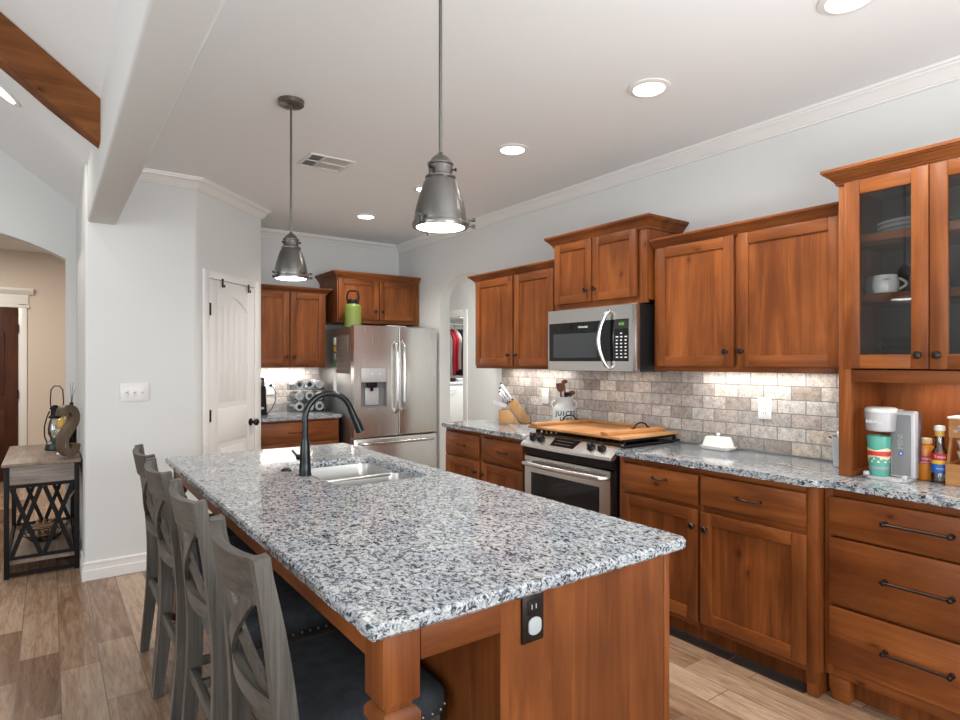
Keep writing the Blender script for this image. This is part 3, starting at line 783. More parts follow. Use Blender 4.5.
# hutch with glass doors standing on the worktop
XG = 2.772
hu = thing('hutch', (2.97, .85, .9145), 'stained wood hutch with glass doors standing on the worktop', 'hutch')
mg = mapx(XG)
g = G(); g.box((XG + .021, 1.170, .916), (XW - .014, 1.190, 2.178)); part('side_panel', g, 'wood_z', hu)
g = G(); g.box((XG + .021, .50, .916), (XW - .014, .522, 2.178)); part('side_panel', g, 'wood_z', hu)
g = G(); g.box((XW - .028, .5225, .918), (XW - .014, 1.1695, 1.352)); part('niche_back', g, 'wood_z', hu)
g = G(); g.box((XW - .028, .5225, 1.372), (XW - .014, 1.1695, 2.158)); part('cabinet_back', g, 'shadowbox', hu)
g = G(); g.box((XG + .022, .5225, 1.352), (XW - .0145, 1.1695, 1.371)); g.box((XG + .022, .5225, 2.159), (XW - .0145, 1.1695, 2.177))
part('deck', g, 'wood_y', hu)
g = G()
for z in (1.676, 1.93): g.box((XG + .03, .523, z - .018), (XW - .03, 1.169, z + .016), .002)
part('shelf', g, 'wood_y', hu)
faceframe(hu, mg, 'x', [(1.140, 1.190, .916, 2.178), (.50, .54, .916, 2.178)], [(.54, 1.140, 1.322, 1.372), (.54, 1.140, 2.160, 2.178)])
g = G(); g.box((XG + .03, 1.138, .9155), (XG + .25, 1.1695, .936), .002); part('cleat', g, 'wood_x', hu)
g = G(); g.molding([(XW - .004, 1.190), (XG, 1.190), (XG, .50)], CROWN_PROF(2.168, 2.232), -1); part('crown', g, 'wood_y', hu, smooth=25)
shaker(mg, 'x', .858, 1.160, 1.378, 2.168, hu, (.888, 1.432), glass=True); shaker(mg, 'x', .545, .855, 1.378, 2.168, hu, (.826, 1.432), glass=True)

# ------------------------------------------------------------------ back wall cabinets and worktop
bb = thing('base_cabinet', (1.84, 5.65, 0), 'stained wood base cabinet between the pantry and the fridge', 'base cabinet')
YF = 5.352
my = mapy(YF)
g = G(); g.box((1.475, YF + .02, .10), (2.215, YB - .004, .882)); g.box((1.477, YF + .07, .001), (2.213, YB - .01, .10)); part('carcass', g, 'wood_z', bb)
faceframe(bb, my, 'y', [(1.475, 1.50, .10, .882), (2.195, 2.215, .10, .882)], [(1.50, 2.195, .10, .14), (1.50, 2.195, .862, .882), (1.50, 2.195, .655, .70)])
slab(my, 'y', 1.49, 2.205, .688, .858, bb, pull=(1.80, .768), pw=.12)
shaker(my, 'y', 1.49, 1.845, .13, .668, bb, (1.815, .6)); shaker(my, 'y', 1.85, 2.205, .13, .668, bb, (1.88, .6))
granite_slab(rough_poly([(1.4695, YB - .0005), (1.4695, 5.315), (2.232, 5.315), (2.232, YB - .0005)], fixed=(0, 3)), 'granite_countertop', (1.85, 5.65, .8835), 'speckled grey granite worktop between the pantry and the fridge')
YU = 5.635
ub = thing('wall_cabinet', (1.83, 5.8, 1.352), 'two-door stained wood wall cabinet left of the fridge beside the pantry corner', 'wall cabinet')
myu = mapy(YU)
g = G(); g.box((1.475, YU + .021, 1.37), (2.196, YB - .004, 2.07)); part('carcass', g, 'wood_z', ub)
faceframe(ub, myu, 'y', [(1.475, 1.50, 1.352, 2.07), (1.82, 1.86, 1.385, 2.055), (2.15, 2.196, 1.352, 2.07)], [(1.50, 2.15, 1.352, 1.385), (1.50, 2.15, 2.055, 2.07)])
shaker(myu, 'y', 1.488, 1.836, 1.378, 2.062, ub, (1.805, 1.45)); shaker(myu, 'y', 1.846, 2.18, 1.378, 2.062, ub, (1.876, 1.45))
g = G(); g.molding([(2.196, YB - .004), (2.196, YU), (1.475, YU)], CROWN_PROF(2.058, 2.115), 1); part('crown', g, 'wood_x', ub, smooth=25)
YO = 5.50
uf = thing('wall_cabinet', (2.69, 5.73, 1.79), 'wide stained wood cabinet with two short doors above the fridge', 'wall cabinet')
myo = mapy(YO)
g = G(); g.box((2.262, YO + .021, 1.79), (3.165, YB - .004, 2.222)); part('carcass', g, 'wood_z', uf)
faceframe(uf, myo, 'y', [(2.262, 2.30, 1.79, 2.222), (2.68, 2.72, 1.82, 2.205), (3.11, 3.165, 1.79, 2.222)], [(2.30, 3.11, 1.79, 1.83), (2.30, 3.11, 2.205, 2.222)])
shaker(myo, 'y', 2.272, 2.694, 1.825, 2.215, uf, (2.655, 1.908), sw_=.052); shaker(myo, 'y', 2.706, 3.12, 1.825, 2.215, uf, (2.732, 1.908), sw_=.052)
g = G(); g.molding([(2.262, YB - .004), (2.262, YO), (3.16, YO)], CROWN_PROF(2.21, 2.285), -1); part('crown', g, 'wood_x', uf, smooth=25)

# ------------------------------------------------------------------ fridge
fr = thing('refrigerator', (2.70, 5.5, 0), 'stainless steel french-door refrigerator with water dispenser in the corner', 'refrigerator')
FX0, FX1, FY = 2.258, 3.150, 5.10
g = G(); g.box((FX0, FY + .075, .02), (FX1 - .004, 5.90, 1.725), .006); part('body', g, 'steelgrey', fr)
g = G(); g.box((FX0 + .02, FY + .05, .0), (FX1 - .02, 5.85, .02)); part('plinth', g, 'black', fr)
XMID = 2.716
def fdoor(x0, x1, z0, z1): 
    g = G(); g.box((x0, FY, z0), (x1, FY + .068, z1), .012, 3); return g
rx0, rx1, rz0, rz1 = 2.325, 2.590, .975, 1.345
# left door built around the dispenser recess
g = G()
x0, x1, z0, z1 = FX0, XMID - .003, .705, 1.742
for (a, b, c, d) in ((x0, rx0, z0, z1), (rx1, x1, z0, z1), (rx0, rx1, z0, rz0), (rx0, rx1, rz1, z1)):
    g.prism([(a, c), (b, c), (b, d), (a, d)], 'y', FY + .004, FY + .068)
    g.prism([(a, c), (b, c), (b, d), (a, d)], 'y', FY, FY + .004)
bmesh.ops.remove_doubles(g.bm, verts=g.bm.verts, dist=1e-5)
fd = part('door', g, 'steel_v', fr)
g = G(); g.box((rx0 + .004, FY - .004, 1.215), (rx1 - .004, FY + .03, rz1 - .002), .003); dp = part('dispenser_panel', g, 'silver', fd)
g = G()
for i, px in enumerate((2.44, 2.515)): g.lathe((px, FY - .0042, 1.29), [(.008, 0), (.008, .0006), (0, .0006)], 12, (0, -1, 0))
part('dispenser_button', g, 'whiteink', fd)
g = G(); g.box((rx0 + .001, FY + .06, rz0 + .002), (rx1 - .001, FY + .066, 1.215)); g.box((rx0 + .001, FY + .004, rz0 + .001), (rx0 + .004, FY + .06, 1.215)); g.box((rx1 - .004, FY + .004, rz0 + .001), (rx1 - .001, FY + .06, 1.215)); g.box((rx0 + .004, FY + .004, rz0 + .001), (rx1 - .004, FY + .06, rz0 + .012))
part('dispenser_recess', g, 'greyplastic', fd)
g = G(); g.box((2.40, FY + .01, 1.165), (2.50, FY + .05, 1.214), .01); g.cyl((2.45, FY + .03, 1.17), (2.45, FY + .03, 1.13), .018, .012); part('dispenser_nozzle', g, 'blackplastic', fd)
g = G(); g.box((2.39, FY + .045, 1.0), (2.53, FY + .058, 1.16), .006); part('paddle', g, 'silver', fd)
g = fdoor(XMID + .003, FX1, .705, 1.742); fd2 = part('door', g, 'steel_v', fr)
g = fdoor(FX0, FX1, .06, .693); fz = part('freezer_drawer', g, 'steel_v', fr)
def bowbar(pts, r): 
    g = G(); g.tube(pts, r, 12); return g
for (x, dd) in ((2.683, fd), (2.757, fd2)):
    pts = [(x, FY - .002, .925), (x, FY - .03, .945)] + [(x, FY - .046 - .004 * math.sin(PI * i / 8), .96 + .60 * i / 8) for i in range(9)] + [(x, FY - .03, 1.575), (x, FY - .002, 1.595)]
    part('handle', bowbar(pts, .016), 'handlesteel', dd)
pts = [(2.31, FY - .002, .648), (2.325, FY - .035, .648)] + [(2.34 + .73 * i / 8, FY - .048 - .004 * math.sin(PI * i / 8), .648) for i in range(9)] + [(3.085, FY - .035, .648), (3.10, FY - .002, .648)]
part('handle', bowbar(pts, .0135), 'handlesteel', fz)
g = G(); g.box((2.62, FY + .02, 1.743), (2.81, FY + .09, 1.752), .003); part('hinge_cover', g, 'silver', fr)
# notices held to the fridge side
g = G(); g.box((FX0 - .004, 5.205, 1.295), (FX0 - .0008, 5.50, 1.655), .001)
cal = solo('menu_board', g, 'brownpaper', (FX0 - .002, 5.36, 1.295), 'brown magnetic planner board on the side of the fridge', 'board')
g = G()
for k in range(5): g.box((FX0 - .0046, 5.215, 1.34 + k * .048), (FX0 - .004, 5.49, 1.3415 + k * .048))
for k in range(5): g.box((FX0 - .0046, 5.23 + k * .06, 1.32), (FX0 - .004, 5.2315 + k * .06, 1.60))
o = part('ruling', g, 'greyink', None, loc=(FX0 - .002, 5.36, 1.295)); o.parent = cal; o.location = (0, 0, 0)
mags = [('paper_magnet', 'plastic', 1.565, 1.645, 'white narrow magnet at the top left of the fridge side'), ('paper_magnet', 'yellow', 1.50, 1.558, 'yellow magnet on the fridge side below the white one'), ('paper_magnet', 'greyceramic', 1.42, 1.49, 'grey magnet on the fridge side between the yellow and green ones'), ('paper_magnet', 'magnetgreen', 1.35, 1.41, 'green magnet on the fridge side above the white card')]
for nm, mt, z0, z1, lab in mags:
    g = G(); g.prism([(5.515, z0), (5.57, z0 + .008), (5.575, z1), (5.52, z1 - .006)], 'x', FX0 - .006, FX0 - .0008, .001); solo('fridge_magnet', g, mt, (FX0 - .003, 5.545, z0), lab, 'magnet', 'magnets on the fridge side')
g = G(); g.sphere((FX0 - .008, 5.49, 1.318), .016, 12, (.4, 1, .8)); solo('fridge_magnet', g, 'red', (FX0 - .004, 5.49, 1.305), 'small red magnet on the fridge side under the planner board', 'magnet', 'magnets on the fridge side')
g = G(); g.box((FX0 - .003, 5.50, 1.11), (FX0 - .0008, 5.575, 1.335), .0008); solo('note_card', g, 'paper', (FX0 - .002, 5.54, 1.11), 'tall white note card on the side of the fridge', 'card')
# green jug on top
jx, jy, jz = 2.335, 5.30, 1.726
jg = thing('water_jug', (jx, jy, jz), 'green insulated water jug with black lid on top of the fridge', 'water jug')
g = G(); g.lathe((jx, jy, jz), [(.066, 0), (.078, .006), (.079, .18), (.076, .205), (.062, .222), (.055, .226), (.0, .226)], 32); part('body', g, 'green', jg)
g = G(); g.lathe((jx, jy, jz + .226), [(.053, 0), (.055, .004), (.055, .03), (.045, .042), (.0, .044)], 28); part('lid', g, 'blackplastic', jg)
g = G(); ey = [(-.052, .03), (-.056, .07), (-.045, .115), (-.025, .125), (.025, .125), (.045, .115), (.056, .07), (.052, .03)]
g.tube([(jx + a * .811, jy - a * .585, jz + .226 + z) for a, z in ey], .0095, 10); part('handle', g, 'black', jg)

# ------------------------------------------------------------------ range with wooden stove cover
rg = thing('range', (2.86, 2.665, 0), 'stainless slide-in range with black glass oven door', 'range')
RY0, RY1 = 2.290, 3.052
g = G(); g.box((2.61, RY0 + .004, .05), (XW - .02, RY1 - .004, .905)); part('body', g, 'blackplastic', rg)
g = G(); g.box((2.64, RY0 + .01, .0), (3.1, RY1 - .01, .05)); part('plinth', g, 'black', rg)
g = G(); g.box((2.62, 2.272, .9155), (XW - .016, 3.064, .930), .004); part('cooktop', g, 'blackgloss', rg)
# sloped control panel with bowed front
n = 14; rs = []
for i in range(n + 1):
    y = 2.276 + (3.062 - 2.276) * i / n; b = .022 * math.sin(PI * i / n)
    rs.append([(2.645, y, .934), (2.640 - b * .3, y, .938), (2.545 - b, y, .868), (2.541 - b, y, .852), (2.56 - b, y, .848), (2.645, y, .90)])
g = G(); g.rings(rs); cp = part('control_panel', g, 'steel', rg)
def onpanel(y, s, off):      # s 0 top .. 1 bottom along the slope
    i = (y - 2.276) / (3.062 - 2.276); b = .022 * math.sin(PI * i)
    a = Vector((2.640 - b * .3, y, .938)); c = Vector((2.545 - b, y, .868)); d = (c - a).normalized(); nrm = Vector((d.z, 0, -d.x)); nrm = nrm if nrm.x < 0 else -nrm
    return a + (c - a) * s + nrm * off, nrm, d
for y in (2.985, 2.905, 2.465, 2.385):
    p, nr, d = onpanel(y, .5, .0)
    g = G(); g.lathe(p, [(.027, 0), (.027, .006), (.021, .010), (.019, .028), (.016, .032), (0, .033)], 20, nr); part('knob', g, 'blackplastic', cp)
g = G(); q = []
for (y, s) in ((2.80, .22), (2.57, .22), (2.585, .80), (2.785, .80)):
    q.append(onpanel(y, s, .0015)[0])
for (y, s) in ((2.80, .22), (2.57, .22), (2.585, .80), (2.785, .80)):
    q.append(onpanel(y, s, -.002)[0])
g.rings([q[:4], q[4:]]); part('display', g, 'blackgloss', cp)
g = G()
for k in range(8):
    for s in (.40, .62):
        p, nr, d = onpanel(2.625 + k * .018, s, .0022); g.box(p - Vector((.003, .004, .0004)), p + Vector((.003, .004, .0004)))
part('keypad', g, 'greyink', cp)
n = 10; rs = []
for i in range(n + 1):
    y = 2.292 + (3.05 - 2.292) * i / n; b = .018 * math.sin(PI * i / n)
    rs.append([(2.612, y, .850), (2.556 - b, y, .846), (2.566 - b * .6, y, .80), (2.585, y, .792), (2.612, y, .792)])
g = G(); g.rings(rs); part('trim_band', g, 'blackplastic', rg)
# oven door: steel frame, glass
g = G()
DY0, DY1, DZ0, DZ1 = 2.304, 3.048, .27, .786
wy0, wy1, wz0, wz1 = 2.385, 2.985, .36, .685
for (a, b, c, d) in ((DY0, wy0, DZ0, DZ1), (wy1, DY1, DZ0, DZ1), (wy0, wy1, DZ0, wz0), (wy0, wy1, wz1, DZ1)):
    g.prism([(a, c), (b, c), (b, d), (a, d)], 'x', 2.566, 2.608)
bmesh.ops.remove_doubles(g.bm, verts=g.bm.verts, dist=1e-5)
od = part('oven_door', g, 'steel', rg)
g = G(); g.box((2.569, wy0, wz0), (2.600, wy1, wz1)); part('oven_window', g, 'blackgloss', od)
g = G(); pts = [(2.566, 2.325, .745), (2.535, 2.335, .745)] + [(2.522 - .012 * math.sin(PI * i / 10), 2.345 + .662 * i / 10, .745) for i in range(11)] + [(2.535, 3.017, .745), (2.566, 3.027, .745)]
g.tube(pts, .0165, 14); part('handle', g, 'steel', od)
g = G(); g.box((2.568, DY0, .06), (2.608, DY1, .262), .004); part('warming_drawer', g, 'steel', rg)
g = G()
for y0, y1 in ((2.29, 2.535), (2.545, 2.79), (2.80, 3.045)):
    for yy in (y0 + .006, (y0 + y1) / 2, y1 - .006): g.box((2.665, yy - .006, .944), (3.14, yy + .006, .962), .002)
    for xx in (2.67, 2.79, 2.91, 3.02, 3.135): g.box((xx - .006, y0, .946), (xx + .006, y1, .960), .002)
    for xx in (2.67, 3.135):
        for yy in (y0 + .006, y1 - .006): g.box((xx - .008, yy - .008, .930), (xx + .008, yy + .008, .950))
    for k in range(5):
        yy = y0 + .03 + k * (y1 - y0 - .06) / 4
        g.box((2.658, yy - .008, .933), (2.672, yy + .008, .962), .002)
part('grate', g, 'grate', rg)
nb = thing('stove_cover', (2.87, 2.66, .963), 'wooden noodle board with two black handles covering the range burners', 'stove cover')
g = G(); g.box((2.605, 2.262, .9632), (3.13, 3.062, .979), .003); part('board', g, 'pine_x', nb)
for y0, y1 in ((2.355, 2.415), (2.975, 3.035)):
    g = G(); g.box((2.606, y0, .9792), (3.128, y1, 1.0), .003); part('cleat', g, 'pine_x', nb)
g = G(); g.box((3.098, 2.4155, .9792), (3.128, 2.9745, .995), .003); part('back_strip', g, 'pine_y', nb)
for y in (2.385, 3.005):
    g = G(); pts = [(2.93 + .06 * math.cos(t), y, 1.002 + .032 * math.sin(t)) for t in [PI * i / 10 for i in range(11)]]
    g.tube([(3.012, y, 1.003)] + pts + [(2.848, y, 1.003)], .005, 8); part('handle', g, 'black', nb)

# ------------------------------------------------------------------ microwave
mw = thing('microwave', (2.97, 2.665, 1.35), 'stainless over-the-range microwave with curved vertical handle', 'microwave')
MX = 2.772; MY0, MY1, MZ0, MZ1 = 2.285, 3.045, 1.349, 1.748
g = G(); g.box((MX + .03, MY0 + .004, MZ0 + .004), (XW - .016, MY1 - .004, MZ1), .003); part('body', g, 'blackplastic', mw)
g = G()
for (a, b, c, d) in ((MY0, 2.345, MZ0, MZ1), (3.036, MY1, MZ0, MZ1), (2.345, 3.036, MZ0, 1.409), (2.345, 3.036, 1.662, MZ1)):
    g.prism([(a, c), (b, c), (b, d), (a, d)], 'x', MX, MX + .028)
bmesh.ops.remove_doubles(g.bm, verts=g.bm.verts, dist=1e-5)
g.box((MX - .012, MY0 + .001, MZ0 + .001), (MX - .0003, MY0 + .03, MZ1 - .001), .005)
part('front_frame', g, 'steel', mw)
g = G(); g.box((MX + .002, 2.5745, 1.409), (MX + .027, 3.036, 1.662)); md = part('door', g, 'blackgloss', mw)
g = G(); g.box((MX + .0008, 2.60, 1.432), (MX + .0018, 2.995, 1.590), 0); part('window', g, 'smoke', md)
textmesh('lettering', 'FRIGIDAIRE', .017, RX, UP, (MX + .0014, 2.72, 1.628), 'whiteink', md)
g = G(); g.box((MX + .002, 2.345, 1.409), (MX + .027, 2.572, 1.662)); mc = part('control_panel', g, 'blackgloss', mw)
g = G(); g.box((MX + .001, 2.352, 1.605), (MX + .0018, 2.452, 1.655)); part('display', g, 'slot', mc)
textmesh('digits', '4:03', .024, RX, UP, (MX + .0006, 2.402, 1.632), 'windowglow', mc)
g = G()
for r in range(8):
    for k in range(3):
        y = 2.452 - k * .034 - .014; z = 1.576 - r * .0205
        if r == 0 and k != 1: continue
        g.box((MX + .0008, y - .007 - (.004 if r in (1, 7) else 0), z - .003), (MX + .0018, y + .007, z + .004))
part('keypad', g, 'whiteink', mc)
g = G(); pts = [(MX - .001, 2.492, 1.365), (MX - .02, 2.494, 1.372)] + [(MX - .03 - .028 * math.sin(PI * i / 12), 2.497 + .032 * math.sin(PI * i / 12), 1.382 + .318 * i / 12) for i in range(13)] + [(MX - .02, 2.494, 1.710), (MX - .001, 2.492, 1.717)]
g.tube(pts, [.010, .012] + [.013] * 13 + [.012, .010], 12); part('handle', g, 'chrome', md)
g = G(); g.box((MX + .06, MY0 + .05, MZ0 - .004), (XW - .06, MY1 - .05, MZ0 + .004)); part('vent_grille', g, 'slot', mw)

# under-cabinet lights (strips screwed under the cabinets)
def strip(y0, y1, x, z, power, label, col=(1, .95, .88)):
    t = thing('cabinet_light', (x, (y0 + y1) / 2, z), label, 'light strip')
    g = G(); g.box((x - .02, y0, z - .012), (x + .02, y1, z - .0005), .002); part('housing', g, 'plastic', t)
    g = G(); g.box((x - .014, y0 + .01, z - .0135), (x + .014, y1 - .01, z - .0122)); part('diffuser', g, 'glow', t)
    area('strip_glow', (x, (y0 + y1) / 2, z - .02), (x, (y0 + y1) / 2, 0), .03, abs(y1 - y0), power, col)
strip(3.25, 3.95, 3.08, 1.369, 1.5, 'slim light strip under the wall cabinet left of the microwave')
strip(1.40, 2.10, 3.08, 1.369, 1.5, 'slim light strip under the wall cabinet left of the hutch')
strip(.58, .95, 3.02, 1.3505, 1.6, 'slim light strip inside the hutch niche above the coffee maker', (1, .82, .62))
t = thing('cabinet_light', (1.83, 5.84, 1.369), 'slim light strip under the wall cabinet beside the fridge', 'light strip')
g = G(); g.box((1.52, 5.82, 1.357), (2.12, 5.86, 1.3685), .002); part('housing', g, 'plastic', t)
g = G(); g.box((1.53, 5.826, 1.3555), (2.11, 5.854, 1.3568)); part('diffuser', g, 'glow', t)
area("strip_glow", (1.83, 5.84, 1.35), (1.83, 5.84, 0), .6, .03, 3.5, (1, .97, .92))

area('splash_fill', (2.98, 2.665, 1.338), (2.98, 2.665, 0), .05, .25, .6, (1, .94, .86))  # added fill under the microwave, brightens the tile behind the range

# outlets on the tile
def outlet(mp, u, z, label, mat='plastic', w=.075, h=.118, slots='slot', loc=None, two=True, switch=False):
    t = thing('wall_outlet', mp(u, 0, z), label, 'outlet')
    g = G(); fbox(g, mp, u - w / 2, u + w / 2, .0005, .006, z - h / 2, z + h / 2, .002); part('plate', g, mat, t)
    g = G()
    if switch: fbox(g, mp, u - .006, u + .006, .006, .014, z - .012, z + .012, .001); part('toggle', g, mat, t); return t
    for dz in (.028, -.028):
        fbox(g, mp, u - .017, u + .017, .006, .0075, z + dz - .018, z + dz + .018, .004)
    part('receptacle', g, mat, t)
    g = G()
    for dz in (.030, -.026):
        for du in (-.007, .007): fbox(g, mp, u + du - .0012, u + du + .0012, .0073, .0079, z + dz - .006, z + dz + .006)
    part('slot', g, slots, t); return t
mt_ = mapx(XW - .012)
outlet(mt_, 1.735, 1.152, 'white wall outlet on the tile between the butter dish and hutch')
outlet(mt_, 3.515, 1.135, 'white switch plate on the tile beside the utensil crock', switch=True)
mtb = mapy(YB - .012)
o_b = outlet(mtb, 1.762, 1.142, 'white wall outlet with a plugged-in cord on the back wall tile')
g = G(); g.box((1.745, YB - .046, 1.165), (1.772, YB - .021, 1.188), .004)
pl = [(1.758, YB - .046, 1.175), (1.775, YB - .065, 1.15), (1.80, YB - .06, 1.10), (1.79, YB - .08, 1.03), (1.74, YB - .13, .95), (1.70, YB - .16, .921), (1.665, YB - .2, .921)]
g.tube(pl, .004, 8); solo('power_cord', g, 'black', (1.76, YB - .05, .916), 'thin black cord hanging from the back wall outlet', 'cord')

# ------------------------------------------------------------------ island
IX0, IX1, IY0, IY1 = .482, 1.460, 1.014, 3.437
isl = thing('island_cabinet', (1.1, 2.23, 0), 'stained wood island base with square legs on its seating side', 'kitchen island')
CX0, CX1, CY0, CY1 = .812, 1.402, 1.045, 3.405
g = G()     # open box carcass so that the sink hangs free inside
g.box((CX0, CY0, .09), (CX0 + .02, CY1, .882)); part('back_panel', g, 'wood_z', isl)
g = G(); g.box((CX0 + .0205, CY1 - .02, .09), (CX1 - .022, CY1, .882)); part('end_panel', g, 'wood_z', isl)
g = G(); g.box((CX0 + .0205, CY0, .002), (CX1 - .022, CY0 + .02, .882)); part('end_panel', g, 'wood_z', isl)
g = G(); g.box((CX1 - .021, CY0 - .003, .002), (CX1 + .002, CY0 + .022, .882), .003); part('corner_stile', g, 'wood_z', isl)
g = G(); g.box((CX0 - .004, CY0 - .002, .002), (CX0 + .02, CY0 - .0003, .882), 0); part('corner_stile', g, 'wood_z', isl)
g = G(); g.box((CX0 + .021, CY0 + .021, .09), (CX1 - .025, CY1 - .021, .11)); part('floor_panel', g, 'wood_y', isl)
g = G(); g.box((CX0 + .01, CY0 + .03, .001), (CX1 - .07, CY1 - .01, .09)); part('plinth', g, 'wood_y', isl)
def mapxp(X0): return lambda u, o, z: (X0 + o, u, z)
mi_ = mapxp(CX1 - .022)
g = G()
for (u0, u1) in ((1.0665, 1.10), (1.60, 1.64), (2.10, 2.14), (2.92, 2.96), (3.36, 3.384)): fbox(g, mi_, u0, u1, -.02, 0, .09, .882)
fbox(g, mi_, 1.0665, 3.384, -.0205, -.0005, .86, .882, 0, 1); fbox(g, mi_, 1.0665, 3.384, -.0205, -.0005, .09, .13, 0, 1)
part('face_frame', g, ['wood_z', 'wood_y'], isl)
for u0, u1, kn in ((1.09, 1.61, 1.57), (1.63, 2.11, 1.67), (2.13, 2.525, 2.49), (2.535, 2.93, 2.57), (2.95, 3.37, 2.99)):
    slab(mi_, 'x', u0, u1, .70, .85, isl, pull=((u0 + u1) / 2, .775)); shaker(mi_, 'x', u0, u1, .12, .68, isl, (kn, .6))
g = G(); g.box((.604, 1.040, .810), (CX0 - .005, 1.062, .8825), .002); part('apron', g, 'wood_x', isl)
g = G(); g.box((.522, 1.125, .810), (.544, 3.373, .8825), .002); part('apron', g, 'wood_y', isl)
g = G(); g.box((.578, 3.385, .810), (CX0 - .001, 3.407, .8825), .002); part('apron', g, 'wood_x', isl)
def isleg(y0, s=.083):
    x0 = .520; cx, cy = x0 + s / 2, y0 + s / 2
    g = G(); g.box((x0, y0, .735), (x0 + s, y0 + s, .8825), .003)
    q_ = s / .083
    sq = lambda h, z: [(cx - h, cy - h, z), (cx + h, cy - h, z), (cx + h, cy + h, z), (cx - h, cy + h, z)]
    prof = [(.030, .735), (.030, .722), (.036, .718), (.0425, .708), (.0425, .690), (.034, .684), (.0315, .66), (.0415, .10), (.0415, .0005)]
    g.rings([sq(h * q_, z) for h, z in prof][::-1])
    return g
part('leg', isleg(1.040), 'wood_z', isl); part('leg', isleg(3.375, .056), 'wood_z', isl)

# worktop with sink cut-out
SX0, SX1, SY0, SY1 = .930, 1.340, 2.222, 2.862
def rrect(x0, y0, x1, y1, r, n=6):
    if not isinstance(r, (list, tuple)): r = [r] * 4
    P = []
    for (cx, cy, a, rr) in ((x0, y0, PI, r[0]), (x1, y0, 1.5 * PI, r[1]), (x1, y1, 0, r[2]), (x0, y1, .5 * PI, r[3])):
        sx = cx + rr if cx == x0 else cx - rr; sy = cy + rr if cy == y0 else cy - rr
        P += [(sx + rr * math.cos(a + PI / 2 * i / n), sy + rr * math.sin(a + PI / 2 * i / n)) for i in range(n + 1)]
    return P
def plate_hole(outer, hole, z0, z1, bev):
    bm = bmesh.new()
    def loop(P, z):
        v = [bm.verts.new((x, y, z)) for x, y in P]; e = [bm.edges.new((v[i], v[(i + 1) % len(v)])) for i in range(len(v))]; return v, e
    def inset(P, d, sgn):
        out = []
        for i, p in enumerate(P):
            a = Vector(P[i - 1]); b = Vector(P[(i + 1) % len(P)]); t = (b - a).normalized(); out.append((p[0] - t.y * d * sgn, p[1] + t.x * d * sgn))
        return out
    oi, hi = inset(outer, bev, 1), inset(hole, bev * .4, -1)
    rows = [(loop(oi, z0), loop(hole, z0)), (loop(oi, z1), loop(hi, z1))]
    mid = [loop(outer, z0 + bev), loop(outer, z1 - bev), loop(hole, z1 - bev * .5)]
    for (a, b) in rows: bmesh.ops.triangle_fill(bm, edges=a[1] + b[1], use_beauty=True)
    def bridge(A, B):
        n = len(A)
        for i in range(n): bm.faces.new((A[i], A[(i + 1) % n], B[(i + 1) % n], B[i]))
    bridge(rows[0][0][0], mid[0][0]); bridge(mid[0][0], mid[1][0]); bridge(mid[1][0], rows[1][0][0])
    bridge(rows[0][1][0], mid[2][0]); bridge(mid[2][0], rows[1][1][0])
    g = G(); g.bm.free(); g.bm = bm; return g
outer = rough_poly(rrect(IX0, IY0, IX1, IY1, [.012, .03, .02, .012], 4), amp=.0022, step=.02)
g = plate_hole(outer, rrect(SX0, SY0, SX1, SY1, .055), .883, .914, .007)
solo('granite_countertop', g, 'granite', (.97, 2.23, .883), 'large speckled grey granite island top with an undermount sink cut-out', 'countertop', smooth=40)

# sink
sk = thing('sink', (1.135, 2.54, .8825), 'stainless double-bowl undermount sink set into the island top', 'sink')
def bowl(y0, y1, ra, rb):
    g = G(); x0, x1 = SX0 - .004, SX1 + .004
    zt = .882
    R = []
    for (d, z, r) in ((-.012, zt, .05), (0, zt, .05), (.004, zt - .02, .05), (.012, .72, .05), (.03, .698, .05), (.08, .69, .04)):
        R.append([(px, py, z) for px, py in rrect(x0 + d, y0 + (d if not ra else max(d, 0)), x1 - d, y1 - (d if not rb else max(d, 0)), max(r - d * .1, .01), 5)])
    g.rings(R, cap=False)
    f = [g.bm.verts.new(p) for p in R[-1]]; g.bm.faces.new(f)
    bmesh.ops.remove_doubles(g.bm, verts=g.bm.verts, dist=1e-5)
    return g
part('bowl', bowl(SY0 - .004, 2.536, 0, 1), 'bowlsteel', sk); part('bowl', bowl(2.541, SY1 + .004, 1, 0), 'bowlsteel', sk)
g = G(); g.prism([(2.531, .868), (2.546, .868), (2.546, .8815), (2.531, .8815)], 'x', SX0 + .03, SX1 - .03, .005); part('divider', g, 'bowlsteel', sk)
for y in (2.38, 2.70):
    g = G(); g.lathe((1.135, y, .6905), [(.045, 0), (.045, .002), (.03, .0025), (.012, .001), (0, .001)], 24); part('drain', g, 'chrome', sk)

# faucet
fx, fy = .900, 2.545
fa = thing('faucet', (fx, fy, .9145), 'dark gooseneck pull-down faucet behind the island sink', 'faucet')
g = G(); g.lathe((fx, fy, .9145), [(.028, 0), (.028, .004), (.0255, .008), (.0235, .06), (.0205, .13), (.017, .155), (.016, .160), (0, .160)], 28); part('body', g, 'gunmetal', fa)
zz = .914
pts = [(fx, fy, zz + .155), (fx + .001, fy, zz + .22)]
cx, cz, R = fx + .108, zz + .2445, .108
for i in range(15):
    t = PI - (PI * .90) * i / 14; pts.append((cx + R * math.cos(t), fy, cz + R * math.sin(t)))
lx, lz = pts[-1][0], pts[-1][2]; px_, pz_ = pts[-2][0], pts[-2][2]
dv = Vector((lx - px_, 0, lz - pz_)).normalized()
g = G(); g.tube(pts, .0135, 14); part('spout', g, 'gunmetal', fa)
a = Vector((lx, fy, lz)); 
g = G(); g.tube([a - dv * .005, a + dv * .02, a + dv * .06, a + dv * .115, a + dv * .118], [.0145, .0155, .0175, .0205, .015], 18); sh_ = part('spray_head', g, 'gunmetal', fa)
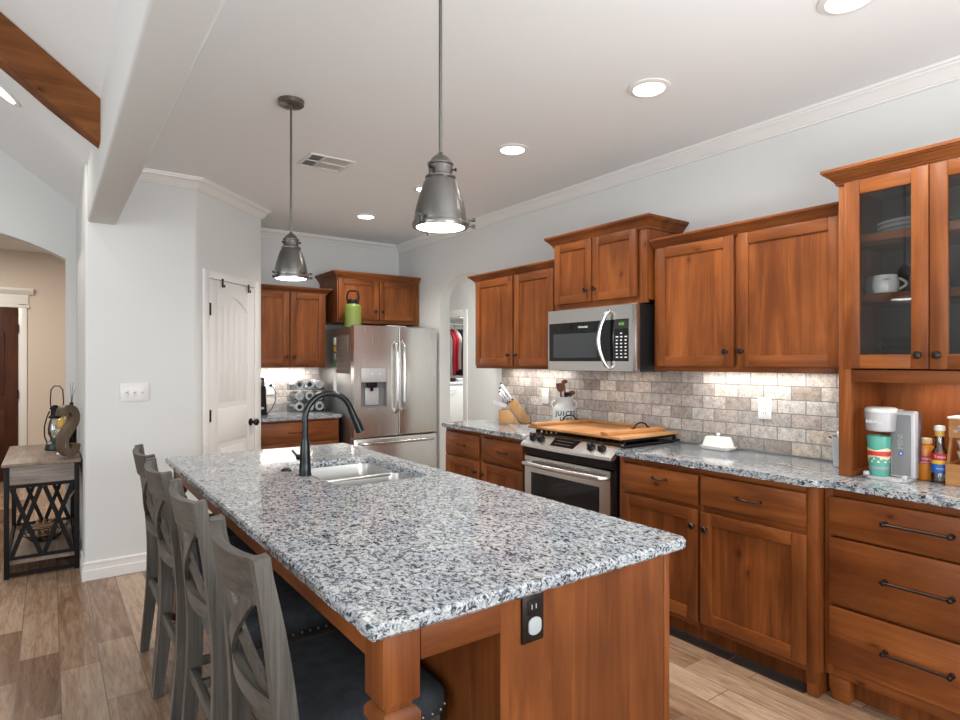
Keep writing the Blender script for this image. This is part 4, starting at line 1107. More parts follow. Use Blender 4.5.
g = G(); p = a + dv * .055 + Vector((.019, 0, 0)); g.tube([p, p + dv * .04], [.005, .006], 8); part('spray_button', g, 'blackplastic', sh_)
g = G(); g.cyl((fx - .005, fy + .015, zz + .075), (fx - .018, fy + .042, zz + .075), .014, .013, 16); g.tube([(fx - .018, fy + .042, zz + .075), (fx - .016, fy + .075, zz + .082), (fx - .014, fy + .125, zz + .092)], [.008, .006, .005], 10); part('handle', g, 'gunmetal', fa)
g = G(); g.lathe((.868, 2.70, .9145), [(.024, 0), (.024, .005), (.019, .008), (.017, .012), (.012, .013), (0, .013)], 22); solo('air_switch', g, 'gunmetal', (.868, 2.70, .9145), 'small dark round disposal button on the island beside the faucet', 'button')

# island outlet
io = thing('island_outlet', (.891, 1.0425, .77), 'dark bronze outlet plate with a white cover on the island end panel', 'outlet')
mio = mapy(CY0)
g = G(); fbox(g, mio, .867, .931, .0005, .007, .766, .879, .002); part('plate', g, 'bronze', io)
g = G(); fbox(g, mio, .882, .918, .007, .009, .829, .862, .004); part('receptacle', g, 'blackplastic', io)
g = G(); fbox(g, mio, .892, .8945, .009, .0096, .842, .853); fbox(g, mio, .9045, .907, .009, .0096, .842, .853); part('slot', g, 'silver', io)
g = G(); g.prism([(.9015 + .0185 * max(-1, min(1, 1.25 * math.cos(2 * PI * i / 24))), .803 + .0205 * math.sin(2 * PI * i / 24)) for i in range(24)], 'y', CY0 - .0115, CY0 - .0072, .001); part('safety_cover', g, 'pail', io, label='pale plastic cover over the lower socket')

# ------------------------------------------------------------------ counter stools
def make_stool(cy, label):
    X0 = .596
    t = thing('counter_stool', (X0, cy, 0), label, 'bar stool', 'counter stools along the island')
    L = lambda x, y, z: (X0 + x, cy + y, z)
    HW = .198
    prof = [(-.222, .0), (-.203, .15), (-.187, .32), (-.182, .48), (-.186, .60), (-.200, .74), (-.221, .88), (-.247, 1.003)]
    # resample the curve
    def curve(z):
        for (xa, za), (xb, zb) in zip(prof, prof[1:]):
            if za <= z <= zb: return xa + (xb - xa) * (z - za) / (zb - za)
        return prof[-1][0]
    import bisect
    zs = [1.003 * i / 24 for i in range(25)]
    sm = [sum(curve(min(max(z + d, 0), 1.003)) for d in (-.06, -.03, 0, .03, .06)) / 5 for z in zs]
    back = lambda z: sm[min(int(z / 1.003 * 24), 23)] + (sm[min(int(z / 1.003 * 24) + 1, 24)] - sm[min(int(z / 1.003 * 24), 23)]) * (z / 1.003 * 24 - min(int(z / 1.003 * 24), 23))
    for s in (-1, 1):
        g = G(); g.sweep([L(sm[i], s * HW, zs[i]) for i in range(25)], .036, [.034 + .016 * math.sin(PI * min(z / .95, 1)) ** .8 for z in zs], (0, 1, 0))
        part('leg', g, 'chairwood', t, label='rear leg running up into the back post')
    for s in (-1, 1):
        g = G(); g.sweep([L(.165, s * .19, .0005), L(.165, s * .19, .55)], [.034, .042], [.034, .042], (0, 1, 0)); part('leg', g, 'chairwood', t)
    # bowed top rail
    bow = lambda y, k: -k * (1 - (y / HW) ** 2)
    def rail(z0, z1, k, th, scoop=0):
        rs = []
        n = 14
        for i in range(n + 1):
            y = -HW + .015 + (2 * HW - .03) * i / n; b = bow(y, k)
            sc = scoop * (1 - (y / HW) ** 2)
            xa, xb = back(z0), back(z1)
            rs.append([L(xa + b - th / 2, y, z0), L(xa + b + th / 2, y, z0), L(xb + b + th / 2, y, z1 - sc), L(xb + b - th / 2, y, z1 - sc)])
        g = G(); g.rings(rs); return g
    part('top_rail', rail(.895, 1.0, .032, .024, .008), 'chairwood_y', t)
    part('lower_rail', rail(.635, .685, .030, .022), 'chairwood_y', t)
    for s in (-1, 1):   # crossing curved splats
        n = 12; P = []
        for i in range(n + 1):
            u = i / n; y = s * (-.150 + .30 * u); z = .675 + .235 * u
            P.append(L(back(z) + bow(y, .031) + s * .0055, y, z))
        g = G(); g.sweep(P, .042, .010, Vector((0, s * .235, -.30)).normalized()); part('splat', g, 'chairwood', t)
    # seat frame and cushion
    g = G(); g.box(L(-.165, -.208, .498), L(.185, .208, .548), .004); part('seat_frame', g, 'chairwood_y', t)
    g = G(); rs = []
    def ringz(d, z):
        return [(X0 + px, cy + py, z) for px, py in rrect(-.160 + d, -.240 + d, .206 - d, .240 - d, .055, 5)]
    for d, z in ((.006, .549), (0, .556), (0, .590), (.006, .604), (.022, .616), (.06, .626), (.12, .630)): rs.append(ringz(d, z))
    g.rings(rs); cu = part('cushion', g, 'fabric', t, smooth=60)
    g = G(); per = rrect(-.160, -.240, .206, .240, .055, 5)
    acc = 0; last = per[0]
    for i in range(1, len(per) + 1):
        a_, b_ = Vector(per[i - 1]), Vector(per[i % len(per)]); Lg = (b_ - a_).length
        if Lg < 1e-6: continue
        d_ = (b_ - a_) / Lg; pos = -acc
        while True:
            pos += .026 if pos >= 0 or acc == 0 else .026
            if pos > Lg: acc = Lg - (pos - .026); break
            if pos < 0: continue
            q = a_ + d_ * pos
            if q.x < -.155: continue
            g.sphere((X0 + q.x + d_.y * .0005, cy + q.y - d_.x * .0005, .566), .0048, 8)
    part('nailhead_trim', g, 'nickel', cu)
    # stretchers
    for s in (-1, 1):
        g = G(); g.box(L(-.175, s * .19 - .010, .265), L(.147, s * .19 + .010, .297), .003); part('stretcher', g, 'chairwood', t)
    g = G(); g.box(L(.153, -.172, .175), L(.177, .172, .210), .003); part('stretcher', g, 'chairwood_y', t)
    g = G(); g.box(L(-.204, -.180, .320), L(-.180, .180, .352), .003); part('stretcher', g, 'chairwood_y', t)
    return t
sl = ['grey cross-back counter stool nearest the island end with the outlet', 'grey cross-back counter stool second from the island end with the outlet', 'grey cross-back counter stool third from the island end with the outlet', 'grey cross-back counter stool farthest along the island, nearest the light switch wall']
st0 = make_stool(1.465, sl[0])
for i, y in enumerate((2.07, 2.63, 3.122)):
    o = copy_tree(st0); o.location = (.596 + (-.002, -.008, .0)[i], y, 0); o['label'] = sl[i + 1]

# ------------------------------------------------------------------ pendants
def make_pendant(x, y, label):
    t = thing('pendant_light', (x, y, 1.80), label, 'pendant lamp', 'pendants over the island')
    z = 1.82
    g = G(); g.lathe((x, y, ZC), [(0, -.030), (.02, -.030), (.055, -.026), (.062, -.020), (.064, -.001), (0, -.001)], 32); part('canopy', g, 'nickel', t)
    g = G(); g.cyl((x, y, z + .20), (x, y, ZC - .028), .0055, None, 12); part('rod', g, 'nickel', t)
    g = G(); g.lathe((x, y, z), [(.044, .143), (.047, .146), (.047, .151), (.039, .155), (.037, .160), (.037, .184), (.040, .187), (.040, .191), (.034, .195), (.029, .204), (.021, .213), (.010, .220), (.007, .226), (0, .226)], 28); sc = part('socket_cap', g, 'nickel', t)
    for k, a in enumerate((-.75, 1.35, 3.45)):
        g = G(); p = Vector((x + .037 * math.cos(a), y + .037 * math.sin(a), z + .172)); d = Vector((math.cos(a), math.sin(a), 0))
        g.tube([p, p + d * .008], .003, 8); g.tube([p + d * .008, p + d * .013], [.006, .005], 8); part('screw', g, 'bronze', sc)
    g = G(); prof = [(.079, .006), (.080, .02), (.0775, .042), (.071, .072), (.0625, .102), (.053, .128), (.046, .143), (.040, .148)]
    g.lathe((x, y, z), prof + [(r - .002, zq - .001) for r, zq in prof[::-1]], 40, closed=True); part('shade', g, 'nickel', t)
    g = G(); g.lathe((x, y, z), [(.079, .012), (.085, .010), (.087, .003), (.085, -.004), (.074, -.004), (.074, .004)], 40, closed=True); rim = part('rim', g, 'nickel', t)
    for a in (-.70, 1.39, 3.49):
        d = Vector((math.cos(a), math.sin(a), 0)); p = Vector((x, y, z)) + d * .084
        g = G()
        for dz in (.018, -.002):
            g.tube([p + Vector((0, 0, dz)), p + d * .012 + Vector((0, 0, dz))], .003, 8); g.tube([p + d * .011 + Vector((0, 0, dz)), p + d * .023 + Vector((0, 0, dz))], .006, 10)
        g.tube([p + d * .005 + Vector((0, 0, -.004)), p + d * .005 + Vector((0, 0, .020))], .003, 8)
        part('clamp', g, 'nickel', rim)
    g = G(); g.lathe((x, y, z), [(0, -.003), (.0735, -.003), (.0735, .001), (0, .001)], 36); part('diffuser', g, 'glow', t)
    return t
pd = make_pendant(.97, 1.552, 'brushed metal bell pendant over the near end of the island')
o = copy_tree(pd); o.location = (.97, 2.943, 1.80); o['label'] = 'brushed metal bell pendant over the far end of the island near the sink'
for y in (1.552, 2.943): spot('pendant_glow', (.97, y, 1.80), 9, (1, .93, .85), 120, .07)

# ------------------------------------------------------------------ things on the right-hand worktops
RV, FV = Vector((.8111, -.5849, 0)), Vector((.5849, .8111, 0))
kb0 = Vector((2.882, 3.739, .9145))
kb = thing('knife_block', kb0 + RV * .1, 'light wood slanted knife block with a low box, on the worktop left of the range', 'knife block')
def K(p, d, z): return tuple(kb0 + RV * p + FV * d + Vector((0, 0, z)))
g = G(); g.prism([(.187, .001), (.235, .001), (.249, .033), (.134, .198), (.063, .152)], lambda p, d: K(p[0], d, p[1]), 0, .10, .004); part('slanted_block', g, 'block', kb)
g = G(); g.prism([(0, .0005), (.160, .0005), (.104, .086), (.078, .112), (0, .106)], lambda p, d: K(p[0], d, p[1]), .006, .094, .003); part('box', g, 'block', kb)
ud = (RV * -.58 + Vector((0, 0, .81))).normalized(); sd_ = (RV * .81 + Vector((0, 0, .58))).normalized()
base = Vector(K(.063, 0, .152)); kn_names = []
kr = [(.058, .018, .125, 'front of the upper row of the knife block'), (.058, .050, .13, 'middle of the upper row of the knife block'), (.058, .082, .12, 'rear of the upper row of the knife block'),
      (.030, .018, .105, 'front of the middle row of the knife block'), (.030, .050, .11, 'middle of the middle row of the knife block'), (.030, .082, .10, 'rear of the middle row of the knife block'),
      (.008, .030, .09, 'front of the lowest row of the knife block'), (.008, .066, .09, 'rear of the lowest row of the knife block')]
for s, d, L_, lab in kr:
    L_ *= 1.22
    p = base + sd_ * s + FV * d + ud * .002
    k = thing('kitchen_knife', p, 'steel-handled knife, ' + lab, 'knife', 'knives in the wooden block')
    g = G(); g.sweep([p + ud * .012, p + ud * L_ * .5, p + ud * L_], [.018, .021, .023], [.012, .014, .016], FV); part('handle', g, 'chrome', k)
    g = G(); g.sweep([p, p + ud * .012], .018, .014, FV); part('bolster', g, 'blackplastic', k)
    g = G(); g.sweep([p + ud * L_, p + ud * (L_ + .007)], .021, .014, FV); part('end_cap', g, 'blackplastic', k)
p = Vector(K(.060, .05, .118))
dvv = (RV * -.86 + Vector((0, 0, .28))).normalized()
g = G(); g.sweep([p + Vector((0, 0, .020)), p + dvv * .05 + Vector((0, 0, .022)), p + dvv * .11 + Vector((0, 0, .018))], [.05, .06, .03], [.028, .032, .02], FV); solo('kitchen_shears', g, 'silver', p, 'wide grey shears handle lying over the box of the knife block', 'scissors')

# utensil crock
ux, uy, uz = 3.045, 3.175, .9145
uc = thing('utensil_crock', (ux, uy, uz), 'pale grey milk-can shaped utensil crock with dark lettering behind the stove cover', 'crock')
g = G(); g.lathe((ux, uy, uz), [(.078, 0), (.082, .005), (.082, .145), (.076, .160), (.058, .178), (.054, .190), (.058, .210), (.070, .236), (.066, .238), (.054, .210), (.05, .19), (.05, .17), (.0, .165)], 36); part('body', g, 'crock', uc)
for s in (-1, 1):
    g = G(); ctr = Vector((ux, uy, uz)); dr = RV * s
    g.tube([ctr + dr * .062 + Vector((0, 0, .208)), ctr + dr * .088 + Vector((0, 0, .200)), ctr + dr * .090 + Vector((0, 0, .175)), ctr + dr * .078 + Vector((0, 0, .150))], .006, 8); part('handle', g, 'crock', uc)
nf = -FV
def crock_text(s, size, z):
    n = len(s)
    for i, ch in enumerate(s):
        a = (i - (n - 1) / 2) * size * .62 / .082 
        dirv = (nf * math.cos(a) + RV * math.sin(a)).normalized(); rt = (RV * math.cos(a) - nf * math.sin(a)).normalized()
        textmesh('letter', ch, size, rt, UP, Vector((ux, uy, uz + z)) + dirv * .0826, 'lettering', uc, 1.0, .0008, .0012)
crock_text('JUICES', .047, .119); crock_text('1889', .040, .077)
def utensil(name, base, top, label, head, mt='spoon'):
    t = thing(name, base, label, 'utensil', 'utensils in the crock')
    b, a = Vector(base), Vector(top); d = (a - b).normalized(); L_ = (a - b).length
    if head == 'flat':
        g = G(); g.sweep([b, b + d * L_ * .62], [.012, .014], [.009, .009], RV); part('handle', g, mt, t)
        g = G(); g.sweep([b + d * L_ * .62, b + d * L_ * .72, b + d * L_], [.03, .052, .066], [.009, .008, .005], RV); part('blade', g, mt, t)
    else:
        g = G(); g.tube([b, b + d * L_ * .85], .006, 8); part('handle', g, mt, t)
        g = G(); g.sphere(b + d * L_, .03, 14, (.8, .8, .55)); part('bowl', g, mt, t)
cb = Vector((ux, uy, uz + .170))
utensil('wooden_spatula', cb + RV * -.02, cb + RV * -.028 + Vector((0, 0, .165)), 'wide wooden spatula standing at the left of the utensil crock', 'flat')
utensil('wooden_turner', cb + RV * .012 + FV * .02, cb + RV * .006 + FV * .025 + Vector((0, 0, .175)), 'narrow dark wooden turner standing upright in the utensil crock', 'flat2')
utensil('wooden_spoon', cb + RV * .02 - FV * .01, cb + RV * .055 - FV * .012 + Vector((0, 0, .095)), 'short wooden spoon leaning over the right rim of the utensil crock', 'spoon')
utensil('black_ladle', cb + RV * .0 - FV * .02, cb + RV * .018 - FV * .025 + Vector((0, 0, .085)), 'dark ladle lying low across the middle of the utensil crock', 'spoon', 'black')

# butter dish
bx, by, bz = 3.055, 1.945, .9145
bd = thing('butter_dish', (bx, by, bz), 'white covered butter dish on the worktop right of the range', 'butter dish')
def rrz(cx, cy, hx, hy, r, z, n=5): return [(px, py, z) for px, py in rrect(cx - hx, cy - hy, cx + hx, cy + hy, r, n)]
g = G(); g.rings([rrz(bx, by, .045, .085, .02, bz), rrz(bx, by, .052, .096, .025, bz + .012), rrz(bx, by, .056, .101, .028, bz + .016), rrz(bx, by, .045, .085, .02, bz + .014)]); part('plate', g, 'ceramic', bd)
g = G(); g.rings([rrz(bx, by, .042, .082, .016, bz + .0165), rrz(bx, by, .041, .080, .016, bz + .022), rrz(bx, by, .034, .066, .014, bz + .066), rrz(bx, by, .028, .060, .012, bz + .071)]); ld = part('lid', g, 'ceramic', bd)
g = G(); g.lathe((bx, by, bz + .071), [(.006, 0), (.006, .006), (.011, .012), (.010, .018), (0, .021)], 16); part('knob', g, 'ceramic', ld)

# grey canister tucked against the hutch
cx_, cy_ = 3.03, 1.268
cn = thing('canister', (cx_, cy_, .9145), 'grey pail standing on the worktop beside the hutch side', 'pail')
g = G(); g.lathe((cx_, cy_, .9145), [(.050, 0), (.052, .004), (.058, .135), (.060, .138), (.060, .142), (.056, .142), (.050, .02), (0, .018)], 32); part('body', g, 'pail', cn)
g = G(); g.tube([(cx_, cy_ + .058, 1.04), (cx_ - .02, cy_ + .066, 1.05)], .004, 8); part('handle_stub', g, 'bronze', cn)
g = G(); g.tube([(cx_ - .01, cy_ - .01, .940), (cx_ - .012, cy_ - .005, 1.05), (cx_ - .02, cy_ + .008, 1.085)], [.028, .032, .026], 16); solo('paper_roll', g, 'paper', (cx_, cy_, .94), 'white paper roll sticking out of the grey pail', 'paper roll')

# coffee maker
cm = thing('coffee_maker', (2.89, 1.04, .9145), 'grey single-serve coffee maker in the hutch niche', 'coffee maker')
zb = .9145
g = G(); pl = rrect(2.805, .945, 2.93, 1.108, .03, 5); g.prism(pl, 'z', zb, zb + .010, .003, 2, sel='caps'); part('base', g, 'silver', cm)
for y in (1.098, .958):
    g = G(); g.box((2.803, y - .012, zb + .0102), (2.823, y + .010, zb + .030), .006); part('drip_tray_lug', g, 'silver', cm)
g = G(); g.box((2.868, .938, zb + .0105), (2.905, 1.030, zb + .288), .008, 3); part('body', g, 'silver', cm)
g = G(); g.box((2.8645, .954, zb + .02), (2.8678, 1.022, zb + .272), .0015); fp = part('front_panel', g, 'greyplastic', cm)
g = G(); g.box((2.9055, .934, zb + .08), (2.926, 1.02, zb + .28), .004); part('water_tank', g, 'purple', cm)
g = G(); hx, hy = 2.872, 1.064
def oval(hx_, hy_, z): return [(hx + hx_ * math.cos(2 * PI * i / 32), hy + hy_ * math.sin(2 * PI * i / 32), z) for i in range(32)]
g.rings([oval(.050, .050, zb + .198), oval(.055, .056, zb + .202), oval(.062, .062, zb + .275), oval(.062, .062, zb + .278)]); hd = part('brew_head', g, 'silver', cm)
g = G(); g.rings([oval(.058, .058, zb + .2785), oval(.060, .060, zb + .282), oval(.060, .060, zb + .292), oval(.052, .052, zb + .298), oval(.03, .03, zb + .300)]); part('lid', g, 'plastic', hd)
g = G(); g.box((2.872, .99, zb + .2885), (2.90, 1.03, zb + .292)); part('hinge', g, 'silver', cm)
textmesh('lettering', 'KEURIG', .017, (.25, -1, 0), UP, (2.872 - .0605, 1.068, zb + .240), 'whiteink', hd)
textmesh('emblem', 'MINI', .030, UP, (0, 1, 0), (2.8640, .990, zb + .160), 'greyink', fp)
g = G(); g.lathe((2.8644, .988, zb + .112), [(.009, 0), (.009, .001), (0, .001)], 18, (-1, 0, 0)); part('power_button', g, 'blue', fp)
g = G(); g.lathe((2.8632, .988, zb + .112), [(.0035, 0), (.0035, .0006), (0, .0006)], 12, (-1, 0, 0)); part('button_light', g, 'plastic', fp)
# tumbler under the brew head
tx, ty, tz = 2.862, 1.068, zb + .0105
tb = thing('tumbler', (tx, ty, tz), 'teal patterned tumbler standing on the coffee maker base', 'tumbler')
pr = [(.036, 0), (.037, .003), (.039, .05), (.043, .12), (.046, .165), (.046, .168)]
g = G(); g.lathe((tx, ty, tz), pr + [(.043, .168), (.036, .02), (0, .018)], 36); part('body', g, 'teal', tb)
def rad(z):
    for (ra, za), (rb, zb_) in zip(pr, pr[1:]):
        if za <= z <= zb_: return ra + (rb - ra) * (z - za) / (zb_ - za)
    return pr[-1][0]
def wavy(z0, z1, off, amp, mt, nm):
    n = 48; lo, hi = [], []
    for i in range(n):
        a = 2 * PI * i / n; w_ = amp * abs(((i * 6 / n) % 2) - 1)
        za, zb2 = z0 - w_, z1 + w_ if nm == 'border' else z1
        lo.append((tx + (rad(za) + off) * math.cos(a), ty + (rad(za) + off) * math.sin(a), tz + za)); hi.append((tx + (rad(zb2) + off) * math.cos(a), ty + (rad(zb2) + off) * math.sin(a), tz + zb2))
    mid = [((p[0] + q[0]) / 2, (p[1] + q[1]) / 2, (p[2] + q[2]) / 2) for p, q in zip(lo, hi)]
    g = G(); g.rings([lo, hi], cap=False); part(nm, g, mt, tb)
wavy(.083, .108, .0006, .012, 'cream', 'border'); wavy(.086, .105, .0012, .002, 'redband', 'band')
g = G(); g.rings([[(tx + (rad(z) + .0008) * math.cos(2 * PI * i / 36), ty + (rad(z) + .0008) * math.sin(2 * PI * i / 36), tz + z) for i in range(36)] for z in (.030, .040)], cap=False); part('stripe', g, 'greyceramic', tb)
g = G()
for k in range(6):
    a = PI + (k - 2.5) * .62
    for (da, zc) in ((0, .062), (.22, .074)):
        r_ = rad(zc) + .0012; ca = a + da
        c3 = Vector((tx + r_ * math.cos(ca), ty + r_ * math.sin(ca), tz + zc)); tg = Vector((-math.sin(ca), math.cos(ca), 0))
        vsx = [g.bm.verts.new(c3 + tg * p[0] + Vector((0, 0, p[1]))) for p in ((-.006, -.004), (.006, -.004), (0, .006))]; g.bm.faces.new(vsx)
part('pattern', g, 'cream', tb)

# sauce and syrup bottles
b1x, b1y = 2.985, .945
b1 = thing('sauce_bottle', (b1x, b1y, zb), 'orange caramel sauce bottle with red label right of the coffee maker', 'bottle')
g = G(); g.lathe((b1x, b1y, zb), [(.033, 0), (.0355, .004), (.0355, .125), (.032, .138), (.024, .146), (.022, .150), (0, .150)], 28); part('body', g, 'orange', b1)
g = G(); g.lathe((b1x, b1y, zb + .1502), [(.027, 0), (.027, .018), (.025, .021), (0, .021)], 24); part('cap', g, 'cork', b1)
def band(parent, cx, cy, r, z0, z1, mt, nm='label'):
    g = G(); n = 36
    g.rings([[(cx + r * math.cos(2 * PI * i / n), cy + r * math.sin(2 * PI * i / n), z) for i in range(n)] for z in (z0, z1)], cap=False); return part(nm, g, mt, parent)
lb = band(b1, b1x, b1y, .0361, zb + .068, zb + .102, 'red')
vd = Vector((-.95, -.31, 0)).normalized(); rdv = Vector((.31, -.95, 0)).normalized()
textmesh('lettering', 'Torani', .016, rdv, UP, Vector((b1x, b1y, zb + .090)) + vd * .0366, 'whiteink', lb); textmesh('lettering', 'Caramel', .009, rdv, UP, Vector((b1x, b1y, zb + .075)) + vd * .0366, 'whiteink', lb)
b2x, b2y = 2.955, .883
b2 = thing('syrup_bottle', (b2x, b2y, zb), 'clear syrup bottle with red and blue label beside the wooden organizer', 'bottle')
g = G(); g.lathe((b2x, b2y, zb), [(.027, 0), (.029, .004), (.029, .110), (.026, .124), (.017, .142), (.0155, .19), (.0, .19)], 28); part('body', g, 'clear', b2)
g = G(); g.lathe((b2x, b2y, zb + .188), [(.0165, 0), (.0165, .014), (.0165, .022), (0, .022)], 20); part('collar', g, 'gold', b2)
g = G(); g.lathe((b2x, b2y, zb + .2105), [(.019, 0), (.0195, .012), (.017, .020), (0, .022)], 20); part('cap', g, 'plastic', b2)
l1 = band(b2, b2x, b2y, .0294, zb + .092, zb + .120, 'red'); band(b2, b2x, b2y, .0294, zb + .076, zb + .0915, 'yellow'); l3 = band(b2, b2x, b2y, .0294, zb + .040, zb + .0755, 'blue')
textmesh('lettering', 'Torani', .014, rdv, UP, Vector((b2x, b2y, zb + .106)) + vd * .0300, 'whiteink', l1); textmesh('lettering', 'Vanilla', .010, rdv, UP, Vector((b2x, b2y, zb + .058)) + vd * .0300, 'whiteink', l3)

# wooden organizer
wo = thing('wooden_organizer', (2.98, .775, zb), 'light wooden coffee organizer box at the right end of the niche', 'organizer')
oy0, oy1, ox0, ox1 = .665, .852, 2.915, 3.06
g = G(); g.box((ox0, oy0, zb), (ox0 + .010, oy1, zb + .085), .001); g.box((ox0 + .010, oy1 - .008, zb), (ox1, oy1, zb + .085)); g.box((ox0 + .010, oy0, zb), (ox1, oy0 + .008, zb + .085)); g.box((ox1 - .008, oy0 + .008, zb), (ox1, oy1 - .008, zb + .085)); g.box((ox0 + .010, oy0 + .008, zb), (ox1 - .008, oy1 - .008, zb + .01))
part('box', g, 'pine_y', wo)
for y in (oy1 - .010, oy0):
    g = G(); g.prism([(ox0 + .012, zb + .0855), (ox0 + .024, zb + .0855), (ox0 + .060, zb + .185), (ox0 + .048, zb + .185)], 'y', y, y + .010); part('side_post', g, 'pine_x', wo)
g = G(); g.box((ox0 + .040, oy0 - .001, zb + .186), (ox0 + .052, oy1 + .001, zb + .262), .001); hp = part('header_board', g, 'pine_y', wo)
g = G(); g.box((ox0 + .030, oy0 - .003, zb + .2625), (ox1, oy1 + .003, zb + .270), .001); part('top', g, 'plastic', wo)
g = G()
for (yy, zz_) in ((.80, .215), (.815, .232), (.785, .238), (.77, .217), (.83, .213)): g.sphere((ox0 + .038, yy, zb + zz_), .009, 10, (.35, 1, .8))
g.tube([(ox0 + .037, .835, zb + .212), (ox0 + .036, .80, zb + .225), (ox0 + .037, .765, zb + .214)], .003, 6); part('emblem', g, 'silver', hp)
for k in range(2):
    g = G(); g.lathe((ox0 + .075, .795, zb + .100 + .046 * k - .014), [(.025, 0), (.028, .002), (.040, .040), (.041, .043), (.038, .043), (.025, .006), (0, .005)], 28)
    solo('cup', g, 'ceramic', (ox0 + .075, .795, zb + .086 + .046 * k), ('lower' if k == 0 else 'upper') + ' white cup of the pair stacked in the wooden organizer', 'cup', 'cups in the wooden organizer')
g = G(); g.lathe((3.0, .775, zb + .2702), [(.030, 0), (.034, .003), (.036, .05), (.033, .05), (.03, .006), (0, .005)], 26); solo('mug', g, 'ceramic', (3.0, .775, zb + .2702), 'white cup standing on top of the wooden organizer', 'cup')

# dishes behind the glass doors
sz = 1.9465
for k in range(5):
    g = G(); z = sz + .010 * k
    g.lathe((2.985, .985, z), [(.07, 0), (.085, .003), (.128, .014), (.131, .016), (.128, .018), (.085, .0075), (0, .007)], 40)
    solo('plate', g, 'greyceramic' if k % 2 else 'ceramic', (2.985, .985, z), '%s plate of the stack on the top shelf behind the glass door' % ('lowest', 'second lowest', 'middle', 'second highest', 'topmost')[k], 'plate', 'plates on the top hutch shelf')
sz = 1.6925
def mugshape(cx, cy, z, r, h, mt, name, label, ang, text=None, group=None):
    t = thing(name, (cx, cy, z), label, 'mug', group)
    g = G(); g.lathe((cx, cy, z), [(r * .74, 0), (r * .86, .004), (r * 1.0, h * .35), (r * .98, h * .7), (r * .86, h), (r * .80, h), (r * .9, h * .6), (r * .8, .01), (0, .008)], 32); part('body', g, mt, t)
    d = Vector((math.cos(ang), math.sin(ang), 0)); c = Vector((cx, cy, z))
    pts = [c + d * (r * .93) + Vector((0, 0, h * .82))] + [c + d * (r * .93 + r * .55 * math.sin(PI * i / 8)) + Vector((0, 0, h * .84 - h * .62 * i / 8)) for i in range(1, 8)] + [c + d * (r * .93) + Vector((0, 0, h * .22))]
    g = G(); g.tube(pts, r * .11, 10); part('handle', g, mt, t)
    if text:
        textmesh('lettering', text, .011, Vector((.39, -.92, 0)), UP, c + Vector((-.92, -.39, 0)) * r * 1.0 + Vector((0, 0, h * .74)), 'lettering', t)
    return t
mugshape(2.865, 1.045, sz, .049, .078, 'ceramic', 'mug', 'white mug in front on the middle shelf behind the left glass door', -1.1, 'coffee')
mugshape(2.955, 1.100, sz, .056, .088, 'greyceramic', 'mug', 'grey mug at the left of the middle shelf behind the white mug', -.9)
mugshape(3.00, .985, sz, .052, .084, 'bluebottle', 'mug', 'pale glass mug behind the white mug on the middle shelf', -1.2)
sz = 1.3725
for k in range(4):
    g = G(); z = sz + .027 * k
    g.lathe((2.93, 1.0, z), [(.055, 0), (.06, .003), (.092, .055), (.095, .058), (.092, .058), (.057, .007), (0, .006)], 36)
    solo('glass_bowl', g, 'clear', (2.93, 1.0, z), '%s clear bowl of the stack on the bottom hutch shelf' % ('lowest', 'second', 'third', 'topmost')[k], 'bowl', 'glass bowls at the bottom of the hutch')
for k, (y, z, lab) in enumerate(((.70, 1.6925, 'grey bowl on the middle shelf behind the right glass door'), (.72, 1.3725, 'grey bowl at the bottom behind the right glass door'))):
    g = G(); g.lathe((2.95, y, z), [(.05, 0), (.058, .003), (.085, .055), (.090, .068), (.086, .068), (.055, .008), (0, .007)], 32); solo('bowl', g, 'greyceramic', (2.95, y, z), lab, 'bowl')

# ------------------------------------------------------------------ things on the back worktop
g0 = .9145
ap = thing('coffee_grinder', (1.585, 5.655, g0), 'tall black countertop appliance beside the pantry corner', 'appliance')
g = G(); g.box((1.53, 5.60, g0), (1.632, 5.72, g0 + .018), .006); part('base', g, 'blackplastic', ap)
g = G(); g.prism([(1.535, g0 + .0185), (1.630, g0 + .0185), (1.618, g0 + .27), (1.548, g0 + .27)], 'y', 5.61, 5.71, .012); part('body', g, 'blackplastic', ap)
g = G(); g.lathe((1.583, 5.66, g0 + .2705), [(.033, 0), (.036, .01), (.034, .055), (0, .055)], 24); part('hopper', g, 'nickel', ap)
g = G(); g.lathe((1.583, 5.66, g0 + .326), [(.035, 0), (.035, .012), (.02, .02), (0, .021)], 24); part('lid', g, 'black', ap)
g = G(); g.box((1.56, 5.606, g0 + .055), (1.60, 5.6095, g0 + .075), .001); part('badge', g, 'silver', ap)
rk = thing('bottle_rack', (2.06, 5.77, g0), 'clear stacking rack of bottles on the back worktop beside the fridge', 'bottle rack')
for k, z in enumerate((g0 + .001, g0 + .104, g0 + .214)):
    g = G(); g.box((1.905, 5.70, z), (2.215, 5.90, z + .006), .002)
    for x in (1.905, 2.209): g.box((x, 5.70, z + .006), (x + .006, 5.90, z + .055), .001)
    part('tier', g, 'bluebottle', rk)
